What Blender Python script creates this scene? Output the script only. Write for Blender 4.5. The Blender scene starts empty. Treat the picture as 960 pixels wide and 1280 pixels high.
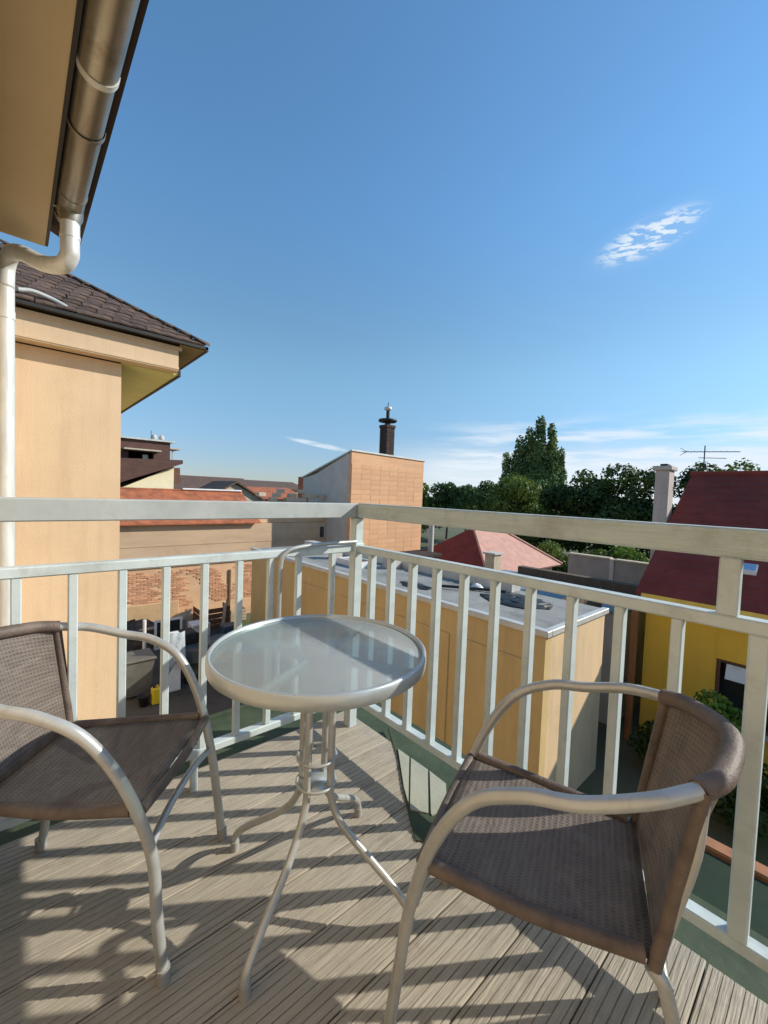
import bpy, bmesh, math, random
import numpy as np
from mathutils import Vector, Matrix
random.seed(7); rng = np.random.default_rng(7)
S = bpy.context.scene
PI = math.pi; R = math.radians
# The place: X runs out from our house wall, Y along the balcony away from the viewer, Z up, balcony deck at z = 0.

# ------------------------------------------------------------------ camera
FPX, PIT, ROL, YAW, CZ = 519.56, .04219, .0379, .72796, 1.155
cd = bpy.data.cameras.new('camera'); cam = bpy.data.objects.new('camera', cd); S.collection.objects.link(cam)
F = Vector((math.sin(YAW)*math.cos(PIT), math.cos(YAW)*math.cos(PIT), -math.sin(PIT)))
Rt = Vector((math.cos(YAW), -math.sin(YAW), 0)); Up = Rt.cross(F)
R2 = math.cos(ROL)*Rt + math.sin(ROL)*Up; U2 = -math.sin(ROL)*Rt + math.cos(ROL)*Up
M = Matrix((R2, U2, -F)).transposed().to_4x4(); M.translation = Vector((0, 0, CZ)); cam.matrix_world = M
cd.sensor_fit = 'HORIZONTAL'; cd.sensor_width = 36; cd.lens = 36*FPX/960; cd.clip_start = .02; cd.clip_end = 4000
S.camera = cam

# ------------------------------------------------------------------ light and sky
SUN_AZ, SUN_EL = R(123.5), R(30)
W = bpy.data.worlds.new('World'); S.world = W; W.use_nodes = True
nt = W.node_tree; nt.nodes.clear(); N = nt.nodes.new; L = nt.links.new
sky = N('ShaderNodeTexSky'); sky.sky_type = 'NISHITA'; sky.sun_disc = False
sky.sun_elevation = SUN_EL; sky.sun_rotation = SUN_AZ; sky.altitude = 200; sky.air_density = 1.15; sky.dust_density = .15; sky.ozone_density = 2.2
SKYSTR = .13
bg = N('ShaderNodeBackground'); bg.inputs[1].default_value = SKYSTR
out = N('ShaderNodeOutputWorld'); L(bg.outputs[0], out.inputs[0])
tc = N('ShaderNodeTexCoord')
def wmath(op, a, b=None, c=None):
    n = N('ShaderNodeMath'); n.operation = op
    for i, v in enumerate((a, b, c)):
        if v is None: continue
        if isinstance(v, (int, float)): n.inputs[i].default_value = v
        else: L(v, n.inputs[i])
    return n.outputs[0]
sep = N('ShaderNodeSeparateXYZ'); L(tc.outputs['Generated'], sep.inputs[0])
# cloud coordinates: azimuth (from +Y towards +X) and elevation of the direction looked at, in degrees
AZ = wmath('MULTIPLY', wmath('ARCTAN2', sep.outputs[0], sep.outputs[1]), 57.2958)
EL = wmath('MULTIPLY', wmath('ARCSINE', sep.outputs[2]), 57.2958)
def ramp(v, a, b):
    n = N('ShaderNodeMapRange'); n.interpolation_type = 'SMOOTHSTEP'; L(v, n.inputs[0]); n.inputs[1].default_value = a; n.inputs[2].default_value = b; return n.outputs[0]
def noise2(sx, sy, scale, detail=6, rough=.6, off=0, skew=0, dist=0):
    c = N('ShaderNodeCombineXYZ'); L(wmath('MULTIPLY', wmath('ADD', AZ, wmath('MULTIPLY', EL, skew)), sx), c.inputs[0]); L(wmath('MULTIPLY', EL, sy), c.inputs[1]); c.inputs[2].default_value = off
    n = N('ShaderNodeTexNoise'); L(c.outputs[0], n.inputs['Vector']); n.inputs['Scale'].default_value = scale; n.inputs['Detail'].default_value = detail; n.inputs['Roughness'].default_value = rough; n.inputs['Distortion'].default_value = dist
    return n.outputs[0]
def blob(a0, e0, ra, re, tilt=0):
    da = wmath('SUBTRACT', AZ, a0); de = wmath('SUBTRACT', wmath('SUBTRACT', EL, e0), wmath('MULTIPLY', da, tilt))
    d = wmath('ADD', wmath('POWER', wmath('ABSOLUTE', wmath('DIVIDE', da, ra)), 2.0), wmath('POWER', wmath('ABSOLUTE', wmath('DIVIDE', de, re)), 2.0))
    return ramp(d, 1.0, 0.0)
# small ripply cloudlet high on the right, cirrus bands low over the trees, a thin wisp on the left
puff = wmath('MULTIPLY', blob(72.4, 28.2, 6.0, 2.0, .2), ramp(noise2(1.0, 3.0, .75, 4, .55, 3, 1.4, .4), .44, .56))
puff = wmath('ADD', wmath('MULTIPLY', puff, .85), wmath('MULTIPLY', blob(72.4, 28.2, 7.5, 2.8, .2), .07))
band1 = wmath('MULTIPLY', wmath('MULTIPLY', ramp(EL, 11.5, 7.5), ramp(AZ, 44, 60)), ramp(noise2(.10, .8, 1.0, 5, .55, 1), .40, .66))
band2 = wmath('MULTIPLY', ramp(EL, 8.5, 3.0), wmath('MULTIPLY', ramp(AZ, 33, 52), .74))
wisp = wmath('MULTIPLY', blob(32.5, 6.35, 5.2, .42, -.16), ramp(noise2(.25, 1.5, 1.0, 4, .5, 5), .30, .62))
cl = wmath('MINIMUM', wmath('ADD', wmath('ADD', puff, wmath('MULTIPLY', band1, .8)), wmath('ADD', band2, wmath('MULTIPLY', wisp, .8))), .9)
mix = N('ShaderNodeMix'); mix.data_type = 'RGBA'
hsv = N('ShaderNodeHueSaturation'); hsv.inputs['Saturation'].default_value = 1.0; hsv.inputs['Value'].default_value = 1.0; L(sky.outputs[0], hsv.inputs['Color'])
gn = N('ShaderNodeMix'); gn.data_type = 'RGBA'; L(ramp(EL, 17.0, 36.0), gn.inputs[0]); gn.inputs[7].default_value = (.90, 1.29, 1.44, 1)
g0 = N('ShaderNodeMix'); g0.data_type = 'RGBA'; L(ramp(EL, 0.0, 18.0), g0.inputs[0]); g0.inputs[6].default_value = (.55, .66, .95, 1); g0.inputs[7].default_value = (.88, 1.10, 1.12, 1); L(g0.outputs[2], gn.inputs[6])
tint = N('ShaderNodeMix'); tint.data_type = 'RGBA'; tint.blend_type = 'MULTIPLY'; tint.inputs[0].default_value = 1; L(hsv.outputs[0], tint.inputs[6]); L(gn.outputs[2], tint.inputs[7])
L(cl, mix.inputs[0]); L(tint.outputs[2], mix.inputs[6]); mix.inputs[7].default_value = (6.0, 6.6, 7.2, 1); L(mix.outputs[2], bg.inputs[0])

sd = bpy.data.lights.new('sun', 'SUN'); sun = bpy.data.objects.new('sun', sd); S.collection.objects.link(sun)
sd.energy = 5.0; sd.angle = R(.53); sd.color = (1, .925, .80)
sv = Vector((math.sin(SUN_AZ)*math.cos(SUN_EL), math.cos(SUN_AZ)*math.cos(SUN_EL), math.sin(SUN_EL)))
sun.rotation_euler = (-sv).to_track_quat('-Z', 'Y').to_euler(); sun.location = sv*50
S.view_settings.view_transform = 'Standard'; S.view_settings.look = 'None'; S.view_settings.exposure = .09; S.view_settings.gamma = 1

# ------------------------------------------------------------------ materials
def mat(name, col, rough=.8, metal=0, var=.12, vscale=3, bump=0, bscale=40, stretch=(1,1,1), col2=None, spec=.5, dirt=None, dscale=1.2, lo=.35, hi=.65, objvar=0, coord='Object', transp=0, transl=0, coat=0, streak=0):
    m = bpy.data.materials.new(name); m.use_nodes = True; t = m.node_tree; n = t.nodes; l = t.links; b = n['Principled BSDF']
    b.inputs['Roughness'].default_value = rough; b.inputs['Metallic'].default_value = metal; b.inputs['Specular IOR Level'].default_value = spec
    if coat: b.inputs['Coat Weight'].default_value = coat; b.inputs['Coat Roughness'].default_value = .15
    c = n.new('ShaderNodeTexCoord'); mp = n.new('ShaderNodeMapping'); mp.inputs['Scale'].default_value = stretch; l.new(c.outputs[coord], mp.inputs[0])
    no = n.new('ShaderNodeTexNoise'); no.inputs['Scale'].default_value = vscale; no.inputs['Detail'].default_value = 8; no.inputs['Roughness'].default_value = .62; l.new(mp.outputs[0], no.inputs[0])
    mr = n.new('ShaderNodeMapRange'); mr.inputs[1].default_value = lo; mr.inputs[2].default_value = hi; l.new(no.outputs[0], mr.inputs[0])
    mx = n.new('ShaderNodeMix'); mx.data_type = 'RGBA'; l.new(mr.outputs[0], mx.inputs[0])
    c2 = col2 if col2 else tuple(min(1, x*(1+var)) for x in col); c1 = col if col2 else tuple(x*(1-var) for x in col)
    mx.inputs[6].default_value = (*c1, 1); mx.inputs[7].default_value = (*c2, 1); o = mx.outputs[2]
    if dirt:
        d = n.new('ShaderNodeTexNoise'); d.inputs['Scale'].default_value = dscale; d.inputs['Detail'].default_value = 10; d.inputs['Roughness'].default_value = .7; l.new(c.outputs[coord], d.inputs[0])
        dr = n.new('ShaderNodeMapRange'); dr.inputs[1].default_value = .52; dr.inputs[2].default_value = .72; dr.inputs[4].default_value = .75; l.new(d.outputs[0], dr.inputs[0])
        dm = n.new('ShaderNodeMix'); dm.data_type = 'RGBA'; l.new(dr.outputs[0], dm.inputs[0]); l.new(o, dm.inputs[6]); dm.inputs[7].default_value = (*dirt, 1); o = dm.outputs[2]
    if streak:
        ms_ = n.new('ShaderNodeMapping'); ms_.inputs['Scale'].default_value = (5, 5, .28); l.new(c.outputs[coord], ms_.inputs[0])
        s1 = n.new('ShaderNodeTexNoise'); s1.inputs['Scale'].default_value = 1.3; s1.inputs['Detail'].default_value = 9; s1.inputs['Roughness'].default_value = .75; l.new(ms_.outputs[0], s1.inputs[0])
        s2 = n.new('ShaderNodeMapRange'); s2.inputs[1].default_value = .5; s2.inputs[2].default_value = .78; s2.inputs[4].default_value = streak; l.new(s1.outputs[0], s2.inputs[0])
        s3 = n.new('ShaderNodeMix'); s3.data_type = 'RGBA'; l.new(s2.outputs[0], s3.inputs[0]); l.new(o, s3.inputs[6]); s3.inputs[7].default_value = (*[x*.55 for x in col], 1); o = s3.outputs[2]
    if objvar:
        oi = n.new('ShaderNodeObjectInfo'); h = n.new('ShaderNodeHueSaturation'); q = n.new('ShaderNodeMapRange'); q.inputs[3].default_value = 1-objvar; q.inputs[4].default_value = 1+objvar
        l.new(oi.outputs['Random'], q.inputs[0]); l.new(q.outputs[0], h.inputs['Value']); l.new(o, h.inputs['Color']); o = h.outputs[0]
    l.new(o, b.inputs['Base Color'])
    rr = n.new('ShaderNodeMapRange'); rr.inputs[3].default_value = max(0, rough-.08); rr.inputs[4].default_value = min(1, rough+.08); l.new(no.outputs[0], rr.inputs[0]); l.new(rr.outputs[0], b.inputs['Roughness'])
    if bump:
        bn = n.new('ShaderNodeTexNoise'); bn.inputs['Scale'].default_value = bscale; bn.inputs['Detail'].default_value = 5; l.new(mp.outputs[0], bn.inputs[0])
        bu = n.new('ShaderNodeBump'); bu.inputs['Strength'].default_value = bump; bu.inputs['Distance'].default_value = .01; l.new(bn.outputs[0], bu.inputs['Height']); l.new(bu.outputs[0], b.inputs['Normal'])
    so = b.outputs[0]; mo = n['Material Output']
    if transl:
        tr = n.new('ShaderNodeBsdfTranslucent'); l.new(o, tr.inputs[0]); ms = n.new('ShaderNodeMixShader'); ms.inputs[0].default_value = transl; l.new(so, ms.inputs[1]); l.new(tr.outputs[0], ms.inputs[2]); so = ms.outputs[0]
    if transp:
        tr = n.new('ShaderNodeBsdfTransparent'); ms = n.new('ShaderNodeMixShader'); ms.inputs[0].default_value = transp; l.new(so, ms.inputs[1]); l.new(tr.outputs[0], ms.inputs[2]); so = ms.outputs[0]
    l.new(so, mo.inputs[0])
    return m
m_peach = mat('peach_render', (.65, .485, .315), .9, var=.05, vscale=1.2, bump=.35, bscale=120, dirt=(.56, .395, .25), dscale=.8, streak=.35)
m_soffit = mat('tan_soffit_paint', (.60, .47, .29), .8, var=.05, vscale=1.5, bump=.15, bscale=60)
m_bounce_soffit = mat('green_bounce_soffit', (.66, .64, .27), .8, var=.06)  # green bounce light under the eave, put into the soffit colour
m_zinc = mat('weathered_zinc', (.42, .40, .34), .38, .85, var=.3, vscale=3, stretch=(3, .5, 3), col2=(.25, .225, .18), dirt=(.14, .11, .08), dscale=5)
m_zinc_light = mat('grey_painted_pipe', (.64, .65, .62), .40, .2, var=.12, vscale=5, stretch=(4, 4, .6), dirt=(.48, .48, .44), dscale=3)
m_edge = mat('dark_roof_edge', (.02, .018, .016), .6)
m_tile = mat('brown_roof_tile', (.105, .066, .046), .75, var=.35, vscale=6, bump=.5, bscale=60, objvar=.28)
m_tilebed = mat('roof_underlay', (.06, .042, .032), .9)
m_rail = mat('grey_white_rail_paint', (.49, .565, .575), .42, var=.10, vscale=5, stretch=(1, 1, 1), bump=.06, bscale=60, dirt=(.33, .35, .33), dscale=9)
m_rail_left = mat('smooth_grey_handrail_paint', (.37, .405, .405), .45, var=.10, vscale=5, bump=.06, bscale=60, dirt=(.31, .33, .32), dscale=9)
m_rail_wood = mat('weathered_painted_handrail', (.45, .53, .52), .55, var=.10, vscale=4, stretch=(5, .9, 18), bump=.5, bscale=22, dirt=(.29, .31, .28), dscale=6)
m_alu = mat('silver_painted_tube', (.44, .455, .445), .36, .4, var=.10, vscale=8, bump=.02, bscale=90, dirt=(.33, .315, .28), dscale=14)
m_rim = mat('satin_aluminium_rim', (.43, .47, .475), .34, .45, var=.06, vscale=10, dirt=(.52, .5, .45), dscale=12)
m_foot = mat('grey_plastic_foot_cap', (.30, .29, .27), .5)
m_deck = mat('brown_grooved_decking', (.315, .28, .22), .72, var=.2, vscale=5, stretch=(.8, 14, 14), bump=.45, bscale=14, dirt=(.22, .185, .14), dscale=5, objvar=.07, col2=(.41, .37, .295))
m_strip = mat('dark_brown_trim', (.085, .07, .055), .6, var=.15)
m_membrane = mat('green_roof_membrane', (.05, .072, .042), .75, spec=.3, var=.25, vscale=4, bump=.25, bscale=30, dirt=(.085, .10, .045), dscale=2)
m_slab = mat('pale_grey_green_slab', (.35, .36, .29), .8, var=.08, vscale=6, bump=.2, bscale=50)
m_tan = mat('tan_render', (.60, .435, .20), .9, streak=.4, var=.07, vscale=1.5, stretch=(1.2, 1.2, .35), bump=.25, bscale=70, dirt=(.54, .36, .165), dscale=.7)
m_tan_end = mat('sunlit_tan_render', (.68, .49, .29), .9, streak=.4, var=.06, vscale=1.5, stretch=(1.2, 1.2, .5), bump=.25, bscale=70, dirt=(.52, .39, .24), dscale=.8)  # lighter copy of the tan render, sunlight on the end wall painted in
m_felt = mat('grey_roofing_felt', (.27, .275, .26), .85, var=.18, vscale=1.5, bump=.4, bscale=25, dirt=(.12, .12, .11), dscale=1.3)
m_flash = mat('light_grey_flashing', (.55, .56, .53), .5, .2, var=.1)
m_black = mat('black_rubber', (.018, .018, .018), .6)
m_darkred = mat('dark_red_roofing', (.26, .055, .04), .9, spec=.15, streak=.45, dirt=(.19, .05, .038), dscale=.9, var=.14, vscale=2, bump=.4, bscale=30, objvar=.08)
m_red_sunlit = mat('sunlit_red_tile', (.50, .27, .21), .8, var=.15, vscale=2.5, bump=.4, bscale=40, dirt=(.48, .30, .22), dscale=1.2)  # sunlit copy of the red hip roof, light put into the colour
m_yellow = mat('ochre_yellow_render', (.86, .52, .06), .9, streak=.4, var=.06, vscale=1.2, bump=.2, bscale=60, dirt=(.76, .46, .06), dscale=1)
m_brick = mat('orange_brick', (.50, .26, .15), .9, objvar=.25, var=.3, vscale=4, bump=.4, bscale=60, col2=(.60, .34, .20))
m_mortar = mat('sandy_render', (.60, .39, .235), .92, var=.12, vscale=1.4, bump=.5, bscale=20, stretch=(.5, .5, 1.6), dirt=(.47, .28, .16), dscale=1.1)
m_ochre = mat('worn_ochre_plaster', (.50, .34, .19), .92, var=.15, vscale=1.5, bump=.5, bscale=20, dirt=(.33, .22, .12), dscale=1.5)
m_beige = mat('beige_boarding', (.50, .36, .24), .9, var=.10, vscale=1.2, stretch=(.35, .35, 2), bump=.3, bscale=20, dirt=(.38, .27, .18), dscale=.9)
m_orange_wall = mat('orange_clay_block_wall', (.66, .385, .215), .9, streak=.3, objvar=.06, var=.10, vscale=1.2, stretch=(.5, .5, 2.5), bump=.35, bscale=18, dirt=(.66, .42, .27), dscale=.7)
m_greywall = mat('grey_cement_wall', (.50, .47, .43), .9, var=.08, vscale=1.5, bump=.3, bscale=25)
m_redtile = mat('rust_red_tile', (.36, .115, .05), .8, var=.3, vscale=3, bump=.4, bscale=40)
m_chim = mat('sooty_brick', (.045, .026, .02), .9, var=.3, vscale=4, objvar=.3)
m_iron = mat('black_iron', (.02, .02, .022), .5, .4)
m_cream = mat('cream_yellow_render', (.82, .76, .50), .9, var=.04)
m_brownwall = mat('brown_cladding', (.10, .05, .038), .85, var=.2, vscale=2, stretch=(1, 1, 4))
m_palewall = mat('pale_sandy_render', (.52, .44, .33), .9, var=.1, dirt=(.38, .30, .22))
m_chim_pale = mat('pale_pinkish_render', (.50, .43, .38), .9, var=.08, stretch=(2, 2, .6), dirt=(.36, .30, .27), dscale=1.5)
m_white = mat('white_enamel', (.72, .73, .72), .4, var=.05, dirt=(.5, .5, .48), dscale=4)
m_bin = mat('grey_brown_plastic', (.13, .125, .105), .5, var=.15)
m_yel = mat('yellow_plastic', (.65, .48, .02), .4, var=.08)
m_crate = mat('dark_brown_board', (.14, .07, .045), .8, var=.25, vscale=4, stretch=(1, 1, 6))
m_wood = mat('bleached_timber', (.42, .34, .25), .85, var=.2, vscale=3, stretch=(1, 6, 6))
m_blue = mat('pale_blue_glass', (.30, .48, .68), .15, 0, spec=.8)
m_glassdk = mat('dark_window_glass', (.03, .035, .04), .08, spec=.9)
m_tarp = mat('black_tarpaulin', (.02, .022, .024), .5, bump=.6, bscale=6)
m_trunk = mat('bark', (.10, .075, .055), .95, var=.3, vscale=4)
m_brownfence = mat('grey_brown_boards', (.12, .085, .055), .9, var=.2, vscale=3, stretch=(6, 6, .6))
m_orangewood = mat('orange_brown_wood', (.32, .13, .05), .7, var=.2, stretch=(4, 4, .6))
def leafmat(name, a, b): return mat(name, a, .6, col2=b, vscale=.8, objvar=.15, transl=.3, spec=.3, coord='Object')
m_leaf_dark = leafmat('dark_green_leaves', (.022, .05, .012), (.095, .15, .035))
m_leaf_mid = leafmat('mid_green_leaves', (.045, .085, .015), (.15, .21, .035))
m_leaf_bright = leafmat('bright_green_leaves', (.10, .19, .025), (.20, .31, .05))
m_poplar = leafmat('poplar_leaves', (.055, .10, .03), (.25, .34, .11))
# textile sling: open brown weave that lets a little light through
def textile():
    m = bpy.data.materials.new('brown_woven_textile'); m.use_nodes = True; t = m.node_tree; n = t.nodes; l = t.links; b = n['Principled BSDF']; mo = n['Material Output']
    uv = n.new('ShaderNodeTexCoord')
    def wave(axis, sc):
        w = n.new('ShaderNodeTexWave'); w.wave_type = 'BANDS'; w.bands_direction = axis; w.inputs['Scale'].default_value = sc; w.inputs['Distortion'].default_value = .5; w.inputs['Detail'].default_value = 1; l.new(uv.outputs['UV'], w.inputs[0]); return w.outputs['Fac']
    a = wave('X', 26); c = wave('Y', 22)
    mu = n.new('ShaderNodeMath'); mu.operation = 'MAXIMUM'; l.new(a, mu.inputs[0]); l.new(c, mu.inputs[1])
    mq = n.new('ShaderNodeMapping'); mq.inputs['Scale'].default_value = (3, 9, 1); l.new(uv.outputs['UV'], mq.inputs[0])
    no = n.new('ShaderNodeTexNoise'); no.inputs['Scale'].default_value = 1.6; no.inputs['Detail'].default_value = 7; no.inputs['Roughness'].default_value = .65; no.inputs['Distortion'].default_value = 3.0; l.new(mq.outputs[0], no.inputs[0])
    nr = n.new('ShaderNodeMapRange'); nr.inputs[1].default_value = .30; nr.inputs[2].default_value = .68; l.new(no.outputs[0], nr.inputs[0])
    ad = n.new('ShaderNodeMath'); ad.operation = 'MULTIPLY_ADD'; hf = n.new('ShaderNodeMath'); hf.operation = 'MULTIPLY'; hf.inputs[1].default_value = .55; l.new(nr.outputs[0], hf.inputs[0]); l.new(mu.outputs[0], ad.inputs[0]); ad.inputs[1].default_value = .5; l.new(hf.outputs[0], ad.inputs[2])
    cr = n.new('ShaderNodeMix'); cr.data_type = 'RGBA'; l.new(ad.outputs[0], cr.inputs[0]); cr.inputs[6].default_value = (.062, .050, .044, 1); cr.inputs[7].default_value = (.24, .205, .18, 1)
    cr.clamp_factor = True
    l.new(cr.outputs[2], b.inputs['Base Color']); b.inputs['Roughness'].default_value = .6
    bu = n.new('ShaderNodeBump'); bu.inputs['Strength'].default_value = .5; bu.inputs['Distance'].default_value = .004; l.new(ad.outputs[0], bu.inputs['Height']); l.new(bu.outputs[0], b.inputs['Normal'])
    tl = n.new('ShaderNodeBsdfTranslucent'); tl.inputs[0].default_value = (.22, .15, .11, 1); m1 = n.new('ShaderNodeMixShader'); m1.inputs[0].default_value = .22; l.new(b.outputs[0], m1.inputs[1]); l.new(tl.outputs[0], m1.inputs[2])
    tp = n.new('ShaderNodeBsdfTransparent'); m2 = n.new('ShaderNodeMixShader'); m2.inputs[0].default_value = .10; l.new(m1.outputs[0], m2.inputs[1]); l.new(tp.outputs[0], m2.inputs[2]); l.new(m2.outputs[0], mo.inputs[0])
    return m
m_textile = textile()
m_sleeve = mat('brown_textile_hem', (.11, .084, .07), .6, var=.3, vscale=14, bump=.22, bscale=160)
def glass_top():
    m = bpy.data.materials.new('frosted_table_glass'); m.use_nodes = True; t = m.node_tree; n = t.nodes; l = t.links; b = n['Principled BSDF']; mo = n['Material Output']
    c = n.new('ShaderNodeTexCoord')
    no = n.new('ShaderNodeTexNoise'); no.inputs['Scale'].default_value = 3.5; no.inputs['Detail'].default_value = 6; l.new(c.outputs['Object'], no.inputs[0])
    mx = n.new('ShaderNodeMix'); mx.data_type = 'RGBA'; l.new(no.outputs[0], mx.inputs[0]); mx.inputs[6].default_value = (.42, .455, .475, 1); mx.inputs[7].default_value = (.52, .55, .565, 1)
    l.new(mx.outputs[2], b.inputs['Base Color']); b.inputs['Roughness'].default_value = .24; b.inputs['IOR'].default_value = 1.75; b.inputs['Specular IOR Level'].default_value = .8
    bu = n.new('ShaderNodeBump'); bu.inputs['Strength'].default_value = .12; bu.inputs['Distance'].default_value = .004
    n2 = n.new('ShaderNodeTexNoise'); n2.inputs['Scale'].default_value = 9; l.new(c.outputs['Object'], n2.inputs[0]); l.new(n2.outputs[0], bu.inputs['Height']); l.new(bu.outputs[0], b.inputs['Normal'])
    tp = n.new('ShaderNodeBsdfTransparent'); tp.inputs[0].default_value = (.85, .95, .92, 1); ms = n.new('ShaderNodeMixShader'); ms.inputs[0].default_value = .50; l.new(b.outputs[0], ms.inputs[1]); l.new(tp.outputs[0], ms.inputs[2]); l.new(ms.outputs[0], mo.inputs[0])
    return m
m_glasstop = glass_top()

# ------------------------------------------------------------------ mesh helpers
class MB:
    def __init__(s): s.v = []; s.f = []; s.sm = []; s.uv = {}
    def add(s, vs, fs, smooth=False):
        o = len(s.v); s.v += [tuple(map(float, q)) for q in vs]; s.f += [tuple(i+o for i in f) for f in fs]; s.sm += [smooth]*len(fs)
    def box(s, a, b, bev=0, rz=0, piv=None):
        a = Vector(a); b = Vector(b)
        if bev <= 0:
            vs = [(x, y, z) for z in (a.z, b.z) for y in (a.y, b.y) for x in (a.x, b.x)]
            fs = [(0,2,3,1), (4,5,7,6), (0,1,5,4), (2,6,7,3), (0,4,6,2), (1,3,7,5)]
        else:
            bm = bmesh.new(); bmesh.ops.create_cube(bm, size=1, matrix=Matrix.Translation((a+b)/2) @ Matrix.Diagonal((*(b-a), 1)))
            bmesh.ops.bevel(bm, geom=bm.edges[:], offset=bev, segments=1, affect='EDGES'); bm.verts.index_update()
            vs = [v.co.copy() for v in bm.verts]; fs = [tuple(v.index for v in f.verts) for f in bm.faces]; bm.free()
        if rz:
            pv = Vector(piv) if piv else (a+b)/2; rm = Matrix.Rotation(rz, 3, 'Z'); vs = [rm @ (Vector(q)-pv) + pv for q in vs]
        s.add(vs, fs); return s
    def tube(s, pts, r, seg=12, closed=False, caps=True, smooth=True):
        P = [Vector(q) for q in pts]; n = len(P); rs = r if isinstance(r, (list, tuple)) else [r]*n
        T = []
        for i in range(n):
            a = P[(i-1) % n] if closed or i > 0 else P[i]; b = P[(i+1) % n] if closed or i < n-1 else P[i]; T.append((b-a).normalized())
        up = Vector((0, 0, 1)) if abs(T[0].z) < .9 else Vector((1, 0, 0)); x = T[0].cross(up).normalized(); rings = []
        for i in range(n):
            x = (x - T[i]*x.dot(T[i])).normalized(); y = T[i].cross(x)
            rings.append([P[i] + rs[i]*(math.cos(2*PI*k/seg)*x + math.sin(2*PI*k/seg)*y) for k in range(seg)])
        vs = [q for ring in rings for q in ring]; fs = []
        for i in range(n if closed else n-1):
            j = (i+1) % n
            fs += [(i*seg+k, i*seg+(k+1) % seg, j*seg+(k+1) % seg, j*seg+k) for k in range(seg)]
        s.add(vs, fs, smooth)
        if caps and not closed: s.add(rings[0], [tuple(range(seg))[::-1]]); s.add(rings[-1], [tuple(range(seg))])
        return s
    def lathe(s, prof, c=(0, 0, 0), seg=48, smooth=True):
        vs = [(c[0]+r*math.cos(2*PI*k/seg), c[1]+r*math.sin(2*PI*k/seg), c[2]+z) for r, z in prof for k in range(seg)]; fs = []
        for i in range(len(prof)-1): fs += [(i*seg+k, i*seg+(k+1) % seg, (i+1)*seg+(k+1) % seg, (i+1)*seg+k) for k in range(seg)]
        s.add(vs, fs, smooth); return s
    def poly(s, vs): s.add(vs, [tuple(range(len(vs)))]); return s
    def prism(s, base, top):   # base, top: matching rings
        n = len(base); s.add(list(base)+list(top), [tuple(range(n))[::-1], tuple(range(n, 2*n))]+[(i, (i+1) % n, n+(i+1) % n, n+i) for i in range(n)]); return s
    def build(s, name, m, parent=None, kind=None, label=None):
        me = bpy.data.meshes.new(name); me.from_pydata(s.v, [], s.f); me.polygons.foreach_set('use_smooth', s.sm); me.materials.append(m); me.update()
        if s.uv:
            ul = me.uv_layers.new(); 
            for lp in me.loops: ul.data[lp.index].uv = s.uv.get(lp.vertex_index, (0, 0))
        bm = bmesh.new(); bm.from_mesh(me); bmesh.ops.recalc_face_normals(bm, faces=bm.faces[:]); bm.to_mesh(me); bm.free()
        o = bpy.data.objects.new(name, me); S.collection.objects.link(o)
        if parent: 
            o.parent = parent; pw = parent
            while pw: o.location -= Vector(pw.location); pw = pw.parent
        if kind: o['kind'] = kind
        if label: o['label'] = label
        return o
def thing(name, label, cat, loc=(0, 0, 0), group=None):
    o = bpy.data.objects.new(name, None); S.collection.objects.link(o); o.location = loc; o.empty_display_size = .2
    o['label'] = label; o['category'] = cat
    if group: o['group'] = group
    return o
def tag(o, label, cat, group=None):
    o['label'] = label; o['category'] = cat
    if group: o['group'] = group
    return o
def spline(pts, n=8, closed=False):
    P = [Vector(q) for q in pts]; out = []; N_ = len(P)
    for i in range(N_ if closed else N_-1):
        p0 = P[(i-1) % N_] if closed or i > 0 else 2*P[0]-P[1]; p1 = P[i]; p2 = P[(i+1) % N_]; p3 = P[(i+2) % N_] if closed or i+2 < N_ else 2*P[-1]-P[-2]
        for k in range(n):
            t = k/n; out.append(.5*((2*p1)+(p2-p0)*t+(2*p0-5*p1+4*p2-p3)*t*t+(3*p1-p0-3*p2+p3)*t**3))
    if not closed: out.append(P[-1])
    return out
def inst(mesh_obj, name, parent, loc, rot=None, scale=None, kind=None):   # one more piece sharing mesh data
    o = mesh_obj.copy(); S.collection.objects.link(o); o.name = name; o.parent = parent; o.location = loc
    if rot is not None: o.rotation_euler = rot
    if scale is not None: o.scale = scale
    return o
def wall(mb, axis, pos, th, a0, a1, z0, z1, holes=()):   # upright wall on plane axis=pos, thickness towards +axis, with rectangular holes (a,b,zlo,zhi)
    A = sorted({a0, a1, *[h[0] for h in holes], *[h[1] for h in holes]}); Z = sorted({z0, z1, *[h[2] for h in holes], *[h[3] for h in holes]})
    for i in range(len(A)-1):
        for j in range(len(Z)-1):
            ca, cz = (A[i]+A[i+1])/2, (Z[j]+Z[j+1])/2
            if any(h[0] < ca < h[1] and h[2] < cz < h[3] for h in holes): continue
            if axis == 'x': mb.box((pos, A[i], Z[j]), (pos+th, A[i+1], Z[j+1]))
            else: mb.box((A[i], pos, Z[j]), (A[i+1], pos+th, Z[j+1]))
    return mb
G = -4.5   # level of the yard

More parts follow.
